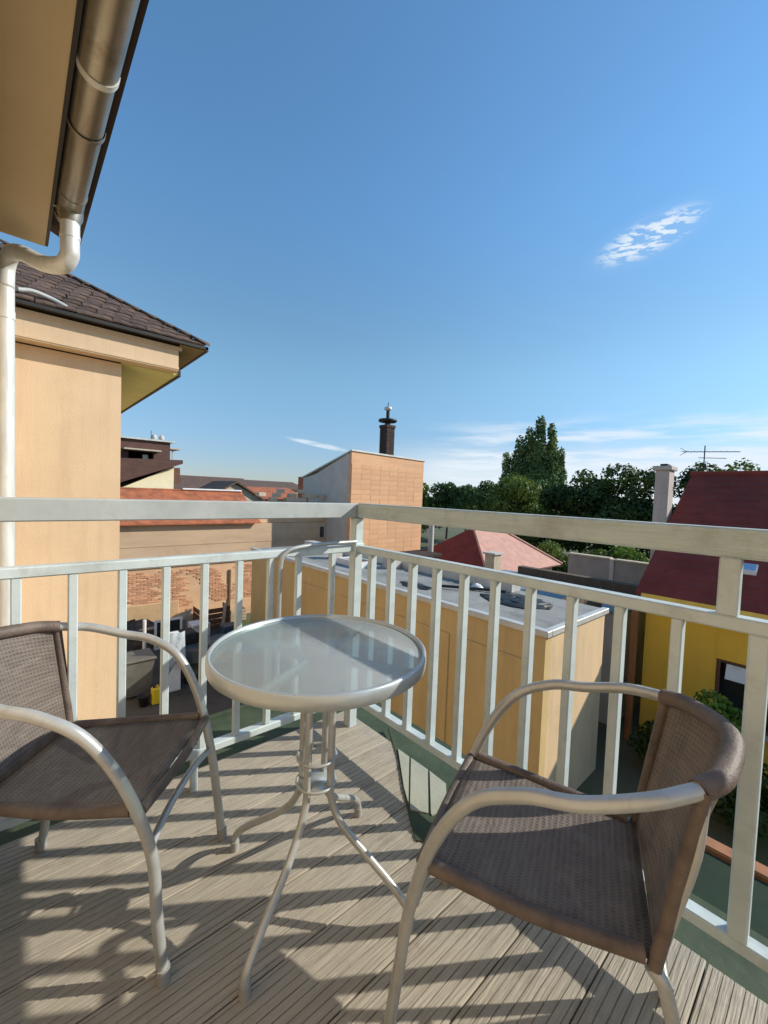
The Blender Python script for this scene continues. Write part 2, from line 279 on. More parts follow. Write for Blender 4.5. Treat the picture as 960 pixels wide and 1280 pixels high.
# ------------------------------------------------------------------ ground
g = MB(); nx = 60
xs = np.concatenate([-np.geomspace(600, 3, 18), np.linspace(0, 60, 34), np.geomspace(66, 1500, 20)]); ys = np.concatenate([-np.geomspace(600, 3, 18), np.linspace(0, 60, 34), np.geomspace(66, 1500, 20)])
vs = [(x, y, G + .04*math.sin(x*1.3+y*.7) + .03*math.sin(y*1.9)) for y in ys for x in xs]; W_ = len(xs)
g.add(vs, [(j*W_+i, j*W_+i+1, (j+1)*W_+i+1, (j+1)*W_+i) for j in range(len(ys)-1) for i in range(W_-1)], True)
m_ground = mat('grass_and_earth', (.06, .10, .025), .95, col2=(.14, .115, .075), vscale=.25, bump=.6, bscale=8)
g.build('ground', m_ground, kind='structure')
y_ = MB(); y_.box((1.0, 7.0, G-.2), (6.6, 17.9, G+.09)); m_yard = mat('yard_concrete', (.085, .075, .06), .9, var=.3, vscale=1.2, bump=.4, bscale=20, dirt=(.07, .06, .05))
y_.build('yard_paving', m_yard, kind='structure')

# ------------------------------------------------------------------ balcony floor and deck
mb = MB(); mb.box((-.12, -3.2, -.30), (1.50, 2.10, -.024)); mb.box((1.47, -3.2, -.36), (1.53, 2.13, -.012)); mb.box((-.12, 2.10, -.36), (1.47, 2.13, -.012))
floor = mb.build('balcony_floor', m_membrane, kind='structure')
PW, GAP = .1725, .0035
prof = [(0, -.020), (0, -.003), (.003, 0)]
ng = 8
for k in range(ng):
    c = (k+.5)*(PW-GAP)/ng
    prof += [(c-.0016, 0), (c-.0007, -.003), (c+.0007, -.003), (c+.0016, 0)]
prof += [(PW-GAP-.003, 0), (PW-GAP, -.003), (PW-GAP, -.020)]
mb = MB(); n = len(prof); u0, u1 = 0, 1.425
mb.add([(u0, y, z) for y, z in prof]+[(u1, y, z) for y, z in prof], [(i, i+1, n+i+1, n+i) for i in range(n-1)] + [tuple(range(n))[::-1], tuple(range(n, 2*n))])
plank0 = mb.build('plank', m_deck, floor); plank0.location = (-.108, 1.3875, 0)
v = 1.3875 + PW; k = 0
for i in range(-15, 2):
    if i == 0: continue
    p_ = inst(plank0, 'plank', floor, (-.108+random.uniform(-.002, .002), 1.3875+i*PW, random.uniform(-.0012, .0008)))
# a corner of bare green membrane lapping over the deck ends, with three thin pale slabs on it
def sheet(name, pts, z0, z1, m): 
    return MB().prism([(x, y, z0) for x, y in pts], [(x, y, z1) for x, y in pts]).build(name, m, floor)
sheet('membrane_lap', [(1.39, 1.47), (1.25, 1.25), (1.13, 1.09), (1.055, .985), (1.005, .905), (1.047, .86), (1.20, .89), (1.325, 1.0), (1.325, 1.33)], -.012, .004, m_membrane)
for pts in ([(1.298, 1.300), (1.298, 1.228), (1.10, 1.035), (1.145, 1.105)], [(1.298, 1.218), (1.298, 1.118), (1.122, .955), (1.085, 1.008), (1.095, 1.022)], [(1.298, 1.108), (1.292, 1.015), (1.19, .925), (1.125, .940), (1.128, .948)]):
    sheet('slab', pts, .0042, .009, m_slab)

# ------------------------------------------------------------------ balcony railing
RU, RV, HR, H2, HB = 1.242, 1.592, 1.106, .903, .160
rail = thing('balcony_railing', 'grey painted metal balcony railing with wide weathered handrail around the deck', 'railing', (RU, RV, 0))
mb = MB(); mb.box((-.115, RV, HR-.070), (RU+.052, RV+.055, HR), .004); mb.build('handrail', m_rail_left, rail)
mb = MB(); mb.box((RU, -3.0, HR-.068), (RU+.055, RV-.002, HR+.002), .005); mb.build('handrail', m_rail_wood, rail, label='weathered grained right-hand handrail')
for nm, zt, h, w in (('middle_rail', H2, .033, .042), ('bottom_rail', HB, .030, .042)):
    mb = MB(); mb.box((-.115, RV, zt-h), (RU-.002, RV+w, zt), .004); mb.build(nm, m_rail, rail)
    mb = MB(); mb.box((RU, -3.0, zt-h), (RU+w, RV-.002, zt), .004); mb.build(nm, m_rail, rail)
t_ = .025
mb = MB(); mb.box((-t_/2, -t_/2, HB-.001), (t_/2, t_/2, H2-.032), .003); bal0 = mb.build('baluster', m_rail, rail)
first = True
for x in [.004+.1335*i for i in range(0, 8)] + [1.118]:
    if first: bal0.location = Vector((x, RV+.016, 0)) - rail.location; first = False
    else: inst(bal0, 'baluster', rail, Vector((x, RV+.016, 0)) - rail.location)
yv = RV-.106
i = 0
while yv > -1.6:
    if abs(yv-.12) < .05: yv = .12
    big = abs(yv-.12) < .001
    inst(bal0, 'baluster', rail, Vector((RU+.020, yv, 0)) - rail.location, scale=(1.6, 1.5, 1) if big else (1.5, 1, 1))
    i += 1; yv = RV-.106 - .1345*i if yv > .2 else yv-.134
mb = MB(); mb.box((RU-.008, RV-.008, -.02), (RU+.040, RV+.040, HR-.071), .004); mb.build('corner_post', m_rail, rail)
mb = MB(); mb.box((RU-.014, RV-.014, H2-.045), (RU+.046, RV+.046, H2+.012), .006); mb.build('joint_bracket', m_rail, rail)
for (bx, by) in ((RU-.0145, RV+.008), (RU-.0145, RV+.030)):
    MB().tube([(bx+.002, by, H2-.017), (bx-.004, by, H2-.017)], .0055, 6, smooth=False).build('bolt', m_zinc, rail)
for (bx, by) in ((RU+.008, RV-.0145), (RU+.030, RV-.0145)):
    MB().tube([(bx, by+.002, H2-.017), (bx, by-.004, H2-.017)], .0055, 6, smooth=False).build('bolt', m_zinc, rail)
mb = MB(); mb.box((RU-.02, RV-.02, -.024), (RU+.052, RV+.052, -.008), .003); mb.build('base_plate', m_rail, rail)
for yy in (.18, -1.3):
    mb = MB(); mb.box((RU-.002, yy-.02, H2-.001), (RU+.036, yy+.02, HR-.067), .004); mb.build('post', m_rail, rail)
for q in (.80, -.35, -1.4):
    mb = MB(); mb.box((RU+.004, q-.012, -.02), (RU+.028, q+.012, HB-.029), .002); mb.build('foot_post', m_rail, rail)
mb = MB(); mb.box((.5, RV+.004, -.02), (.524, RV+.028, HB-.029), .002); mb.build('foot_post', m_rail, rail)
mb = MB(); mb.tube(spline([(.835, RV-.012, .30), (.835, RV-.012, .62), (.838, RV-.012, .84), (.862, RV-.012, .893), (.92, RV-.012, .912), (1.05, RV-.012, .92), (1.235, RV-.012, .922)], 6), .0095, 10); mb.build('corner_brace', m_alu, rail, label='bent tube brace at the corner')

# ------------------------------------------------------------------ chairs
K = dict(F=(.203, .262, 0), M=(.192, .225, .3), A1=(.212, .174, .471), A2=(.232, .100, .594), A3=(.240, -.081, .664), A4=(.178, -.245, .706), B=(0, -.325, .728), Sf=(.196, .189, .410), Sr=(.168, -.200, .393), Q=(.165, -.285, 0))
def chair(name, label, loc, az):
    root = thing(name, label, 'chair', (0, 0, 0), 'patio chairs at the round table')
    TR = .0125
    for s in (-1, 1):
        g_ = lambda k: Vector((s*K[k][0], K[k][1], K[k][2]))
        path = spline([g_('F'), g_('F').lerp(g_('M'), .5)+Vector((s*.002, 0, 0)), g_('M'), g_('A1'), g_('A2'), g_('A2').lerp(g_('A3'), .5)+Vector((s*.006, 0, .018)), g_('A3'), g_('A3').lerp(g_('A4'), .55)+Vector((s*.014, -.004, .004)), g_('A4')], 7)
        cut = next(i for i, q in enumerate(path) if q.z > .5 )
        MB().tube(path[:cut+1], TR*1.04, 14).build('front_leg', m_alu, root)
        MB().tube(path[cut:], TR*1.06, 14).build('armrest', m_alu, root)
        l = spline([g_('Q'), Vector((s*.168, -.262, .16)), Vector((s*.172, -.225, .34)), g_('Sr')+Vector((0, 0, -.012))], 5)
        MB().tube(l, TR*.95, 12).build('rear_leg', m_alu, root)
        for q, k in ((g_('F'), 'F'), (g_('Q'), 'Q')):
            MB().tube([q+Vector((0, 0, -.0005)), q+Vector((0, -.002, .035))], TR*1.22, 14).build('foot_cap', m_foot, root)
        # side seat rail with textile hem
        MB().tube(spline([g_('Sf')+Vector((s*.006, .012, -.003)), (s*.192, 0, .396), g_('Sr')+Vector((0, .01, -.004))], 7), .0085, 10).build('side_rail', m_alu, root)
        MB().tube(spline([g_('Sf')+Vector((s*.004, -.006, .001)), (s*.192, 0, .399), g_('Sr')+Vector((0, .012, .003))], 6), .0145, 12).build('seat_hem', m_sleeve, root)
        MB().tube([Vector((s*.203, .2, .405)), Vector((s*.193, .215, .335))], .009, 10).build('seat_bracket', m_alu, root)
    for s in (-1, 1):
        MB().tube(spline([(s*.170, -.206, .392), (s*.175, -.228, .50), (s*.179, -.247, .60), (s*.179, -.253, .702)], 5), .0085, 10).build('back_rail', m_alu, root)
    # front bar, lower stretcher
    MB().tube(spline([(-.196, .203, .406), (0, .210, .398), (.196, .203, .406)], 8), .0125, 12).build('front_hem', m_sleeve, root)
    MB().tube(spline([(-.190, .218, .305), (-.10, .214, .322), (0, .212, .326), (.10, .214, .322), (.190, .218, .305)], 5), .0095, 10).build('stretcher', m_alu, root)
    MB().tube([(-.168, -.232, .30), (.168, -.232, .30)], .008, 10).build('stretcher', m_alu, root)
    # back sleeve
    bp = spline([(-.178, -.245, .706), (-.128, -.288, .717), (0, -.325, .728), (.128, -.288, .717), (.178, -.245, .706)], 10)
    MB().tube(bp, .0175, 16).build('back_hem', m_sleeve, root)
    # slings with thickness
    def sling(nm, f, nu, nv, th):
        mb = MB(); V = []; UV = []
        for side in (0, 1):
            for j in range(nv+1):
                for i in range(nu+1):
                    a, b = i/nu*2-1, j/nv; q, nn = f(a, b); V.append(q + nn*th*side); UV.append((a*.25+.25, b*.45))
        o = (nu+1)*(nv+1); fs = []
        for j in range(nv):
            for i in range(nu):
                q = (j*(nu+1)+i, j*(nu+1)+i+1, (j+1)*(nu+1)+i+1, (j+1)*(nu+1)+i); fs.append(q); fs.append(tuple(x+o for x in q)[::-1])
        for i in range(nu):
            for j in (0, nv): fs.append((j*(nu+1)+i, j*(nu+1)+i+1, o+j*(nu+1)+i+1, o+j*(nu+1)+i))
        for j in range(nv):
            for i in (0, nu): fs.append((j*(nu+1)+i, (j+1)*(nu+1)+i, o+(j+1)*(nu+1)+i, o+j*(nu+1)+i))
        mb.add(V, fs, True); mb.uv = {k: uv for k, uv in enumerate(UV)}
        return mb.build(nm, m_textile, root)
    def fseat(a, b):
        y = .200-b*.405; hw = .194-b*.024; z = .412-.018*b - .016*(1-a*a)*math.sin(PI*b)
        return Vector((a*hw, y, z)), Vector((0, 0, -1))
    def fback(a, b):
        z = .385+b*(.325+ .018*(1-a*a)); hw = .172+.008*b; th_ = a*1.05
        y = -.202-.048*b - (.006+.074*b**.8)*max(0, math.cos(a*PI/2))**.9
        return Vector((a*hw, y, z)), Vector((0, -1, 0))
    sling('seat', fseat, 12, 12, .003); sling('backrest', fback, 16, 10, .003)
    for s in (-1, 1):
        pts = [fback(s, b)[0]+Vector((0, -.002, 0)) for b in (0, .33, .66, 1)]
        MB().tube(spline(pts, 4), .0115, 10).build('back_side_hem', m_sleeve, root)
    root.location = loc; root.rotation_euler = (0, 0, -az)
    return root
chair('patio_chair', 'brown sling chair with bare metal arms, nearest, against the right-hand rail', (.8819, .4283, 0), -.3831)
chair('patio_chair', 'brown sling chair at the left edge, in front of the peach wall', (.1833, 1.3268, 0), 2.2457)

# ------------------------------------------------------------------ table
TU, TV = .651, .981
tb = thing('bistro_table', 'round bistro table with frosted glass top and four splayed metal legs', 'table', (TU, TV, 0))
mb = MB(); mb.lathe([(.283, .683), (.297, .683), (.3005, .686), (.3015, .702), (.3005, .717), (.296, .7215), (.2905, .7205), (.2895, .712), (.283, .706), (.283, .683)], (TU, TV, 0), 96); mb.build('rim', m_rim, tb)
mb = MB(); mb.lathe([(0, .706), (.2885, .706), (.2888, .7115), (.2875, .7135), (0, .7140)], (TU, TV, 0), 96); mb.build('glass_top', m_glasstop, tb)
fc = Vector((.658, .985, 0))
for k in range(4):
    a = R(26+90*k); d = Vector((math.cos(a), math.sin(a), 0)); c = Vector((TU, TV, 0))
    P = lambda r, z, cc=c: cc + d*r + Vector((0, 0, z))
    pts = [P(.275, .690), P(.19, .690), P(.085, .682), P(.050, .630), P(.047, .48), P(.047, .34), P(.052, .285), P(.085, .225), P(.15, .165, fc), P(.235, .105, fc), P(.288, .055, fc), P(.295, .022, fc), P(.295, .0, fc)]
    MB().tube(spline(pts, 5), .0105, 12).build('leg', m_alu, tb)
    MB().tube([P(.07, .6985), P(.286, .6985)], .0072, 8).build('support_bar', m_white, tb)
    f_ = P(.295, 0, fc); MB().tube([f_+Vector((0, 0, -.0005)), f_+Vector((0, 0, .03))], .0135, 12).build('foot_cap', m_foot, tb)
for z in (.40, .325, .60):
    MB().tube([Vector((TU+.055*math.cos(t), TV+.055*math.sin(t), z)) for t in np.linspace(0, 2*PI, 28, endpoint=False)], .0045, 8, closed=True).build('leg_ring', m_alu, tb)
MB().lathe([(0, .322), (.046, .322), (.048, .327), (0, .330)], (TU, TV, 0), 28).build('centre_plate', m_rim, tb)

# ------------------------------------------------------------------ our own house: wall, eave, gutter, downpipe
hs = thing('apartment_house', 'peach rendered house with deep eave, metal gutter and downpipe, over the balcony', 'house', (-.12, 1, G))
mb = MB(); wall(mb, 'x', -.42, .30, -6, 3.62, G, 2.70); mb.build('wall', m_peach, hs)
mb = MB(); mb.box((-.42, -6, 2.70), (.150, 3.62, 2.745)); mb.build('soffit', m_soffit, hs)
mb = MB(); mb.box((.150, -6, 2.695), (.166, 3.60, 2.84)); mb.build('fascia', m_edge, hs)
mb = MB(); mb.prism([(.14, -6, 2.845), (.335, -6, 2.765), (.335, -6, 2.785), (.14, -6, 2.86), (-6, -6, 6.2), (-6, -6, 6.1)], [(.14, 3.66, 2.845), (.335, 3.66, 2.765), (.335, 3.66, 2.785), (.14, 3.66, 2.86), (-6, 3.66, 6.2), (-6, 3.66, 6.1)]); mb.build('roof', m_tilebed, hs)
# half-round gutter: lower half shell from y=-6 to 3.16
def half_pipe(y0, y1, cx, cz, r, th=.004, seg=14):
    mb = MB(); A = [PI + PI*k/seg for k in range(seg+1)]
    ring = [(cx+r*math.cos(a), cz+r*math.sin(a)) for a in A] + [(cx+(r-th)*math.cos(a), cz+(r-th)*math.sin(a)) for a in A[::-1]]
    n = len(ring); mb.add([(x, y0, z) for x, z in ring]+[(x, y1, z) for x, z in ring], [(i, (i+1) % n, n+(i+1) % n, n+i) for i in range(n)], True)
    mb.add([(x, y0, z) for x, z in ring]+[(x, y1, z) for x, z in ring], [(i, i+1, n-2-i, n-1-i) for i in range(seg)]+[(n+i, n+i+1, 2*n-2-i, 2*n-1-i) for i in range(seg)])
    return mb
gut = half_pipe(-6, 1.985, .236, 2.715, .066).build('gutter', m_zinc, hs)
half_pipe(1.93, 3.15, .236, 2.713, .062).build('gutter', m_zinc, hs)
half_pipe(1.955, 1.985, .236, 2.714, .069).build('joint_band', m_zinc_light, gut)
half_pipe(2.86, 2.88, .236, 2.714, .066).build('joint_band', m_zinc, gut)
mb = MB(); mb.lathe([(0, 0), (.062, 0), (.062, .008), (0, .008)], (0, 0, 0), 24); 
mb2 = MB(); mb2.add([(.236+.062*math.cos(a), 3.15, 2.713+.062*math.sin(a)) for a in np.linspace(PI, 2*PI, 14)]+[(.236+.062*math.cos(a), 3.156, 2.713+.062*math.sin(a)) for a in np.linspace(PI, 2*PI, 14)], [tuple(range(14)), tuple(range(27, 13, -1))]+[(i, i+1, 15+i, 14+i) for i in range(13)]); mb2.build('end_cap', m_zinc, gut)
mb = MB(); mb.tube([(.236, 3.02, 2.69), (.236, 3.02, 2.66), (.236, 3.02, 2.615)], [.062, .058, .046], 20); mb.build('outlet', m_zinc, gut)
dp = MB().tube(spline([(.236, 3.02, 2.63), (.236, 3.02, 2.50), (.234, 3.03, 2.44), (.205, 3.07, 2.395), (.13, 3.20, 2.42), (.04, 3.40, 2.52), (-.010, 3.53, 2.555), (-.036, 3.60, 2.50), (-.042, 3.61, 2.38), (-.042, 3.61, 2.1), (-.042, 3.61, 0), (-.042, 3.61, G)], 7), .046, 20, caps=False).build('downpipe', m_zinc_light, hs)
for z in (2.17, 1.0, -.4):
    MB().tube([(-.042, 3.61, z), (-.042, 3.61, z+.05)], .0495, 20).build('pipe_collar', m_zinc_light, dp)
MB().tube([(.236, 3.02, 2.53), (.236, 3.02, 2.55)], .049, 20).build('pipe_collar', m_zinc_light, dp)
MB().tube(spline([(.24, 2.99, 2.60), (.20, 3.0, 2.66), (.16, 3.05, 2.70)], 5), .004, 6).build('strap', m_zinc_light, dp)
for y in (.4, 1.3, 2.3, 3.1):
    mb = half_pipe(y, y+.022, .236, 2.716, .071, .003, 12); mb.build('gutter_bracket', m_zinc, gut)

# ------------------------------------------------------------------ neighbouring wing with hip roof
wg = thing('peach_wing', 'peach rendered wing with brown hip roof and soffit painted with green bounce light behind the left rail', 'house', (0, 6.33, G))
mb = MB(); mb.box((-.42, 6.33, G), (1.03, 6.60, 2.70)); mb.box((.78, 6.60, G), (1.03, 14, 2.70)); mb.box((-.42, 3.63, G), (-.12, 6.33, 2.9)); mb.build('wall', m_peach, wg)
mb = MB(); mb.box((-.12, 6.15, 2.715), (1.66, 6.327, 3.03), .004); mb.build('cornice', m_peach, wg)
mb = MB(); mb.box((-.12, 6.135, 2.985), (1.70, 6.15, 3.035)); mb.box((-.12, 6.14, 2.735), (1.665, 6.15, 2.765)); mb.build('cornice_moulding', m_peach, wg)
mb = MB(); mb.box((1.03, 6.33, 2.703), (1.70, 14, 2.72)); mb.box((1.68, 6.33, 2.72), (1.70, 14, 3.03)); mb.build('soffit', m_bounce_soffit, wg)
mb = MB(); mb.box((1.702, 6.31, 2.685), (1.735, 14, 2.76)); mb.build('fascia', m_edge, wg)
mb = MB(); mb.box((1.66, 6.05, 3.036), (1.97, 14, 3.05)); mb.build('verge_soffit', mat('brown_verge_board', (.22, .17, .08), .8), wg)
mb = MB(); mb.box((-.12, 6.02, 3.052), (2.0, 6.06, 3.09)); mb.box((1.97, 6.02, 3.03), (2.005, 14, 3.09)); mb.build('eave_edge', m_edge, wg)
TS = .65; D_ = 3.2
mb = MB(); c0 = Vector((2.0, 6.03, 3.085)); ap = c0+Vector((-D_, D_, TS*D_)); 
mb.poly([c0, ap, (-3.5, 6.03+D_, ap.z), (-3.5, 6.03, 3.085)]); mb.poly([c0, (2.0, 14, 3.085), (2.0-D_, 14, ap.z), ap])
mb.poly([(2.0, 6.03, 3.07), (2.0, 14, 3.07), (-3.5, 14, 3.07), (-3.5, 6.03, 3.07)])
roofw = mb.build('roof', m_tilebed, wg)
tm = MB(); tm.add([(-.088, 0, .010), (.088, 0, .010), (.088, .20, .002), (-.088, .20, .002), (-.088, 0, .024), (.088, 0, .024), (.088, .20, .012), (-.088, .20, .012), (0, 0, .034), (0, .20, .022)],
    [(0, 1, 5, 8, 4), (1, 2, 6, 5), (2, 3, 7, 9, 6), (3, 0, 4, 7), (4, 8, 9, 7), (8, 5, 6, 9), (0, 3, 2, 1)]); tm.v = [(x, y, z*.8) for x, y, z in tm.v]
tile0 = tm.build('tile', m_tile, wg); first = True; pitch = math.atan(TS); n_t = 0
for j in range(0, 15):
    s = j*.165; y = 6.02+s*math.cos(pitch); z = 3.088+s*math.sin(pitch); off = .09*(j % 2)
    umax = 2.0-(y-6.02)-.06
    u = umax-.06
    while u > max(-.15, -.1) :
        loc = Vector((u+random.uniform(-.006, .006), y, z+random.uniform(0, .008))) - Vector(wg.location); rot = (pitch+random.uniform(-.03, .03), random.uniform(-.04, .04), random.uniform(-.03, .03))
        if first: tile0.location = loc; tile0.rotation_euler = rot; first = False
        else: inst(tile0, 'tile', wg, loc, rot)
        n_t += 1; u -= .18
cap0 = None
for j in range(17):
    s = j*.17; q = Vector((2.0-s, 6.03+s, 3.10+TS*s+.02)) - Vector(wg.location)
    if cap0 is None:
        cm = MB(); A = np.linspace(0, PI, 7); a_ = [(.055*math.cos(t), 0, .035*math.sin(t)) for t in A]; b_ = [(.047*math.cos(t), .27, .030*math.sin(t)) for t in A]; cm.add(a_+b_, [(i, i+1, 8+i, 7+i) for i in range(6)]+[tuple(range(7)), tuple(range(13, 6, -1))], True)
        cap0 = cm.build('ridge_tile', m_tile, wg); cap0.location = q
        cap0.rotation_euler = (math.atan(TS/math.sqrt(2)), 0, R(45))
    else: inst(cap0, 'ridge_tile', wg, q)
mb = MB(); mb.tube(spline([(.03, 6.12, 3.22), (.15, 6.14, 3.25), (.32, 6.14, 3.22), (.45, 6.10, 3.16)], 6), [.025]*19, 8); mb.build('lead_flashing', m_flash, wg)

# ------------------------------------------------------------------ tan outbuilding with flat felt roof
TX0, TX1, TY0, TY1, TZ = 6.65, 9.15, 3.27, 14.58, -1.03
ob = thing('tan_outbuilding', 'long tan flat-roofed outbuilding with end wall lightened as sunlit beyond the railing', 'building', (TX0, TY0, G))
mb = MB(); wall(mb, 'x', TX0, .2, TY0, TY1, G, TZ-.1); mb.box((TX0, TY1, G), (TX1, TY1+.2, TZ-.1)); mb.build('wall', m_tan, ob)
mb = MB(); mb.box((TX0+.2, TY0-.001, G), (TX1, TY0+.2, TZ-.1)); mb.build('wall', m_tan_end, ob, label='end wall, sunlight painted in as a paler tan')
mb = MB(); mb.box((TX1-.2, TY0+.2, G), (TX1, TY1, TZ-.1)); mb.build('wall', m_tan, ob)
for (a, b, z0, z1) in [(3.5, 5.1, -4.1, -1.62), (5.3, 6.9, -4.1, -1.62), (7.1, 9.2, -4.1, -1.62), (9.4, 11.6, -4.1, -1.62)]:   # raised render panels
    mb = MB(); mb.box((TX0-.035, a, z0), (TX0-.001, b, z1), .01); mb.build('wall_panel', m_tan, ob)
mb = MB(); mb.box((TX0-.03, TY0-.03, TZ-.1), (TX1+.05, TY1+.2, TZ-.02)); mb.build('roof', m_felt, ob)
mb = MB(); mb.box((TX0-.06, TY0-.06, TZ-.10), (TX0+.10, TY1+.2, TZ+.012), .01); mb.build('roof_edge', m_flash, ob)
mb = MB(); mb.box((TX0+.10, TY0-.06, TZ-.10), (TX1+.06, TY0+.07, TZ+.010), .01); mb.build('roof_edge', m_flash, ob)
for y in (4.9, 6.7, 8.5, 10.3, 12.2):
    mb = MB(); mb.box((TX0+.10, y, TZ-.02), (TX1-.05, y+.10, TZ-.008), .002); mb.build('felt_seam', m_felt, ob)
mb = MB(); mb.box((8.75, 5.2, TZ-.02), (9.15, TY1, TZ+.20), .01); mb.build('parapet', m_flash, ob)
for (x0, y0, x1, y1, h, nm) in [(8.3, 8.9, 8.7, 9.3, .32, 'vent_box'), (7.9, 11.2, 8.2, 11.6, .35, 'vent_box'), (8.2, 12.3, 8.7, 13.0, .28, 'vent_box')]:
    mb = MB(); mb.box((x0, y0, TZ-.02), (x1, y1, TZ+h), .01); mb.box((x0-.04, y0-.04, TZ+h), (x1+.04, y1+.04, TZ+h+.04), .01); mb.build(nm, m_greywall, ob)
tag(MB().tube(spline([(7.6, 6.6, TZ+.03), (7.9, 6.1, TZ+.05), (8.25, 5.75, TZ+.03), (8.5, 5.2, TZ+.04)], 8), .035, 8).build('cable', m_black), 'black hose lying across the grey flat roof of the outbuilding', 'hose')
def heap(name, label, cat, c, rx, ry, h, m, seed):
    r_ = random.Random(seed); mb = MB(); nu, nv = 18, 5; V = []
    for j in range(nv+1):
        t = j/nv
        for i in range(nu):
            a = 2*PI*i/nu; k = (1-t)**.6*(1+.25*r_.uniform(-1, 1)); V.append((c[0]+rx*k*math.cos(a), c[1]+ry*k*math.sin(a), c[2]+h*t**.8*(1+.15*r_.uniform(-1, 1))))
    mb.add(V, [(j*nu+i, j*nu+(i+1) % nu, (j+1)*nu+(i+1) % nu, (j+1)*nu+i) for j in range(nv) for i in range(nu)]+[tuple(nv*nu+i for i in range(nu)), tuple(range(nu))[::-1]], True)
    return tag(mb.build(name, m), label, cat)
heap('tarpaulin', 'crumpled black tarpaulin heap at the near end of the grey flat roof', 'tarpaulin', (8.2, 4.75, TZ-.02), .6, .7, .09, m_tarp, 3)
heap('tarpaulin', 'small black crumpled sheet halfway along the grey flat roof edge', 'tarpaulin', (7.35, 7.0, TZ-.02), .25, .5, .05, m_tarp, 4)
heap('sandbag', 'white sack lying on the flat roof next to the black hose', 'sack', (8.35, 5.9, TZ-.02), .16, .2, .14, m_white, 5)
t = thing('skylight_box', 'low white framed roof light in the middle of the grey flat roof', 'roof light', (7.9, 9.9, TZ))
mb = MB(); wall(mb, 'x', 7.55, .06, 9.5, 10.6, TZ-.02, TZ+.16); wall(mb, 'x', 8.1, .06, 9.5, 10.6, TZ-.02, TZ+.16); mb.box((7.61, 9.5, TZ-.02), (8.1, 9.56, TZ+.16)); mb.box((7.61, 10.54, TZ-.02), (8.1, 10.6, TZ+.16)); mb.build('frame', m_white, t)
MB().box((7.61, 9.56, TZ+.10), (8.1, 10.54, TZ+.12)).build('pane', m_glassdk, t)

# dark board fence between outbuilding and yellow house
fn = thing('board_fence', 'grey-brown upright board fence in the shade between outbuilding and yellow house', 'fence', (9.2, 4.2, G))
b0 = MB().box((0, 0, 0), (.17, .035, 3.45), .004).build('board', m_brownfence, fn); b0.location = (0, 0, 0)
for i in range(1, 13): inst(b0, 'board', fn, (i*.178, random.uniform(-.012, .012), random.uniform(-.04, .02)))
for z in (.6, 2.9): MB().box((9.15, 4.236, G+z), (11.5, 4.29, G+z+.1)).build('fence_rail', m_brownfence, fn)
tag(MB().box((10.95, 3.2, G), (11.08, 3.33, -1.05), .01).build('timber_post', m_orangewood), 'orange-brown timber post at the corner of the yellow house', 'post')

# ------------------------------------------------------------------ yellow house with dark red roof
yh = thing('yellow_house', 'ochre yellow house with plain dark red roof on the right', 'house', (10.15, 0, G))   # scaled up about the camera below, as are its chimney and aerial
YV0, YV1 = 2.80, -10
mb = MB(); wall(mb, 'x', 10.15, .3, YV1, YV0, G, -.70, [(.50, 1.57, -2.95, -1.76)]); mb.build('wall', m_yellow, yh)
mb = MB(); mb.prism([(10.45, YV0, G), (17.75, YV0, G), (17.75, YV0, -.7), (13.95, YV0, 1.85), (10.45, YV0, -.5)], [(10.45, YV0-.3, G), (17.75, YV0-.3, G), (17.75, YV0-.3, -.7), (13.95, YV0-.3, 1.85), (10.45, YV0-.3, -.5)]); mb.build('gable_wall', m_yellow, yh)
mb = MB(); mb.box((10.02, YV1, -.93), (10.15, YV0, -.70), .01); mb.box((9.99, YV1, -.79), (10.02, YV0+.02, -.72)); mb.build('cornice', m_yellow, yh)
rl = lambda x: -.66+(x-10.0)*(2.03+.66)/3.95
mb = MB(); 
for (xa, xb) in ((9.93, 13.95),):
    mb.prism([(xa, YV0+.16, rl(xa)), (xb, YV0+.16, rl(xb)), (xb, YV0+.16, rl(xb)-.09), (xa, YV0+.16, rl(xa)-.06)], [(xa, YV1, rl(xa)), (xb, YV1, rl(xb)), (xb, YV1, rl(xb)-.09), (xa, YV1, rl(xa)-.06)])
mb.prism([(13.955, YV0+.16, rl(13.95)), (17.97, YV0+.16, rl(9.93)), (17.97, YV0+.16, rl(9.93)-.06), (13.955, YV0+.16, rl(13.95)-.09)], [(13.955, YV1, rl(13.95)), (17.97, YV1, rl(9.93)), (17.97, YV1, rl(9.93)-.06), (13.955, YV1, rl(13.95)-.09)])
rf = mb.build('roof', m_darkred, yh)
sl = math.atan((2.03+.66)/3.95); nxr = math.hypot(3.95, 2.69)
mb = MB()   # roofing courses: thin overlapping strips
k = 0; x = 9.93
while x < 13.75:
    x2 = x+.30*math.cos(sl)
    mb.prism([(x, YV0+.165, rl(x)+.016), (x2, YV0+.165, rl(x2)+.003), (x2, YV0+.165, rl(x2)+.001), (x, YV0+.165, rl(x)+.001)], [(x, YV1, rl(x)+.016), (x2, YV1, rl(x2)+.003), (x2, YV1, rl(x2)+.001), (x, YV1, rl(x)+.001)]); x = x2
mb.build('roofing_course', m_darkred, rf, kind='stuff')
mb = MB().tube([(13.95, YV0+.2, rl(13.95)+.01), (13.95, YV1, rl(13.95)+.01)], .07, 10).build('ridge_cap', m_darkred, rf)
MB().box((9.90, YV1, -.95), (9.955, YV0+.05, -.715), .006).build('fascia', mat('sunlit_yellow_fascia', (.92, .62, .12), .8), yh)  # brighter yellow paints in the light on the eaves band
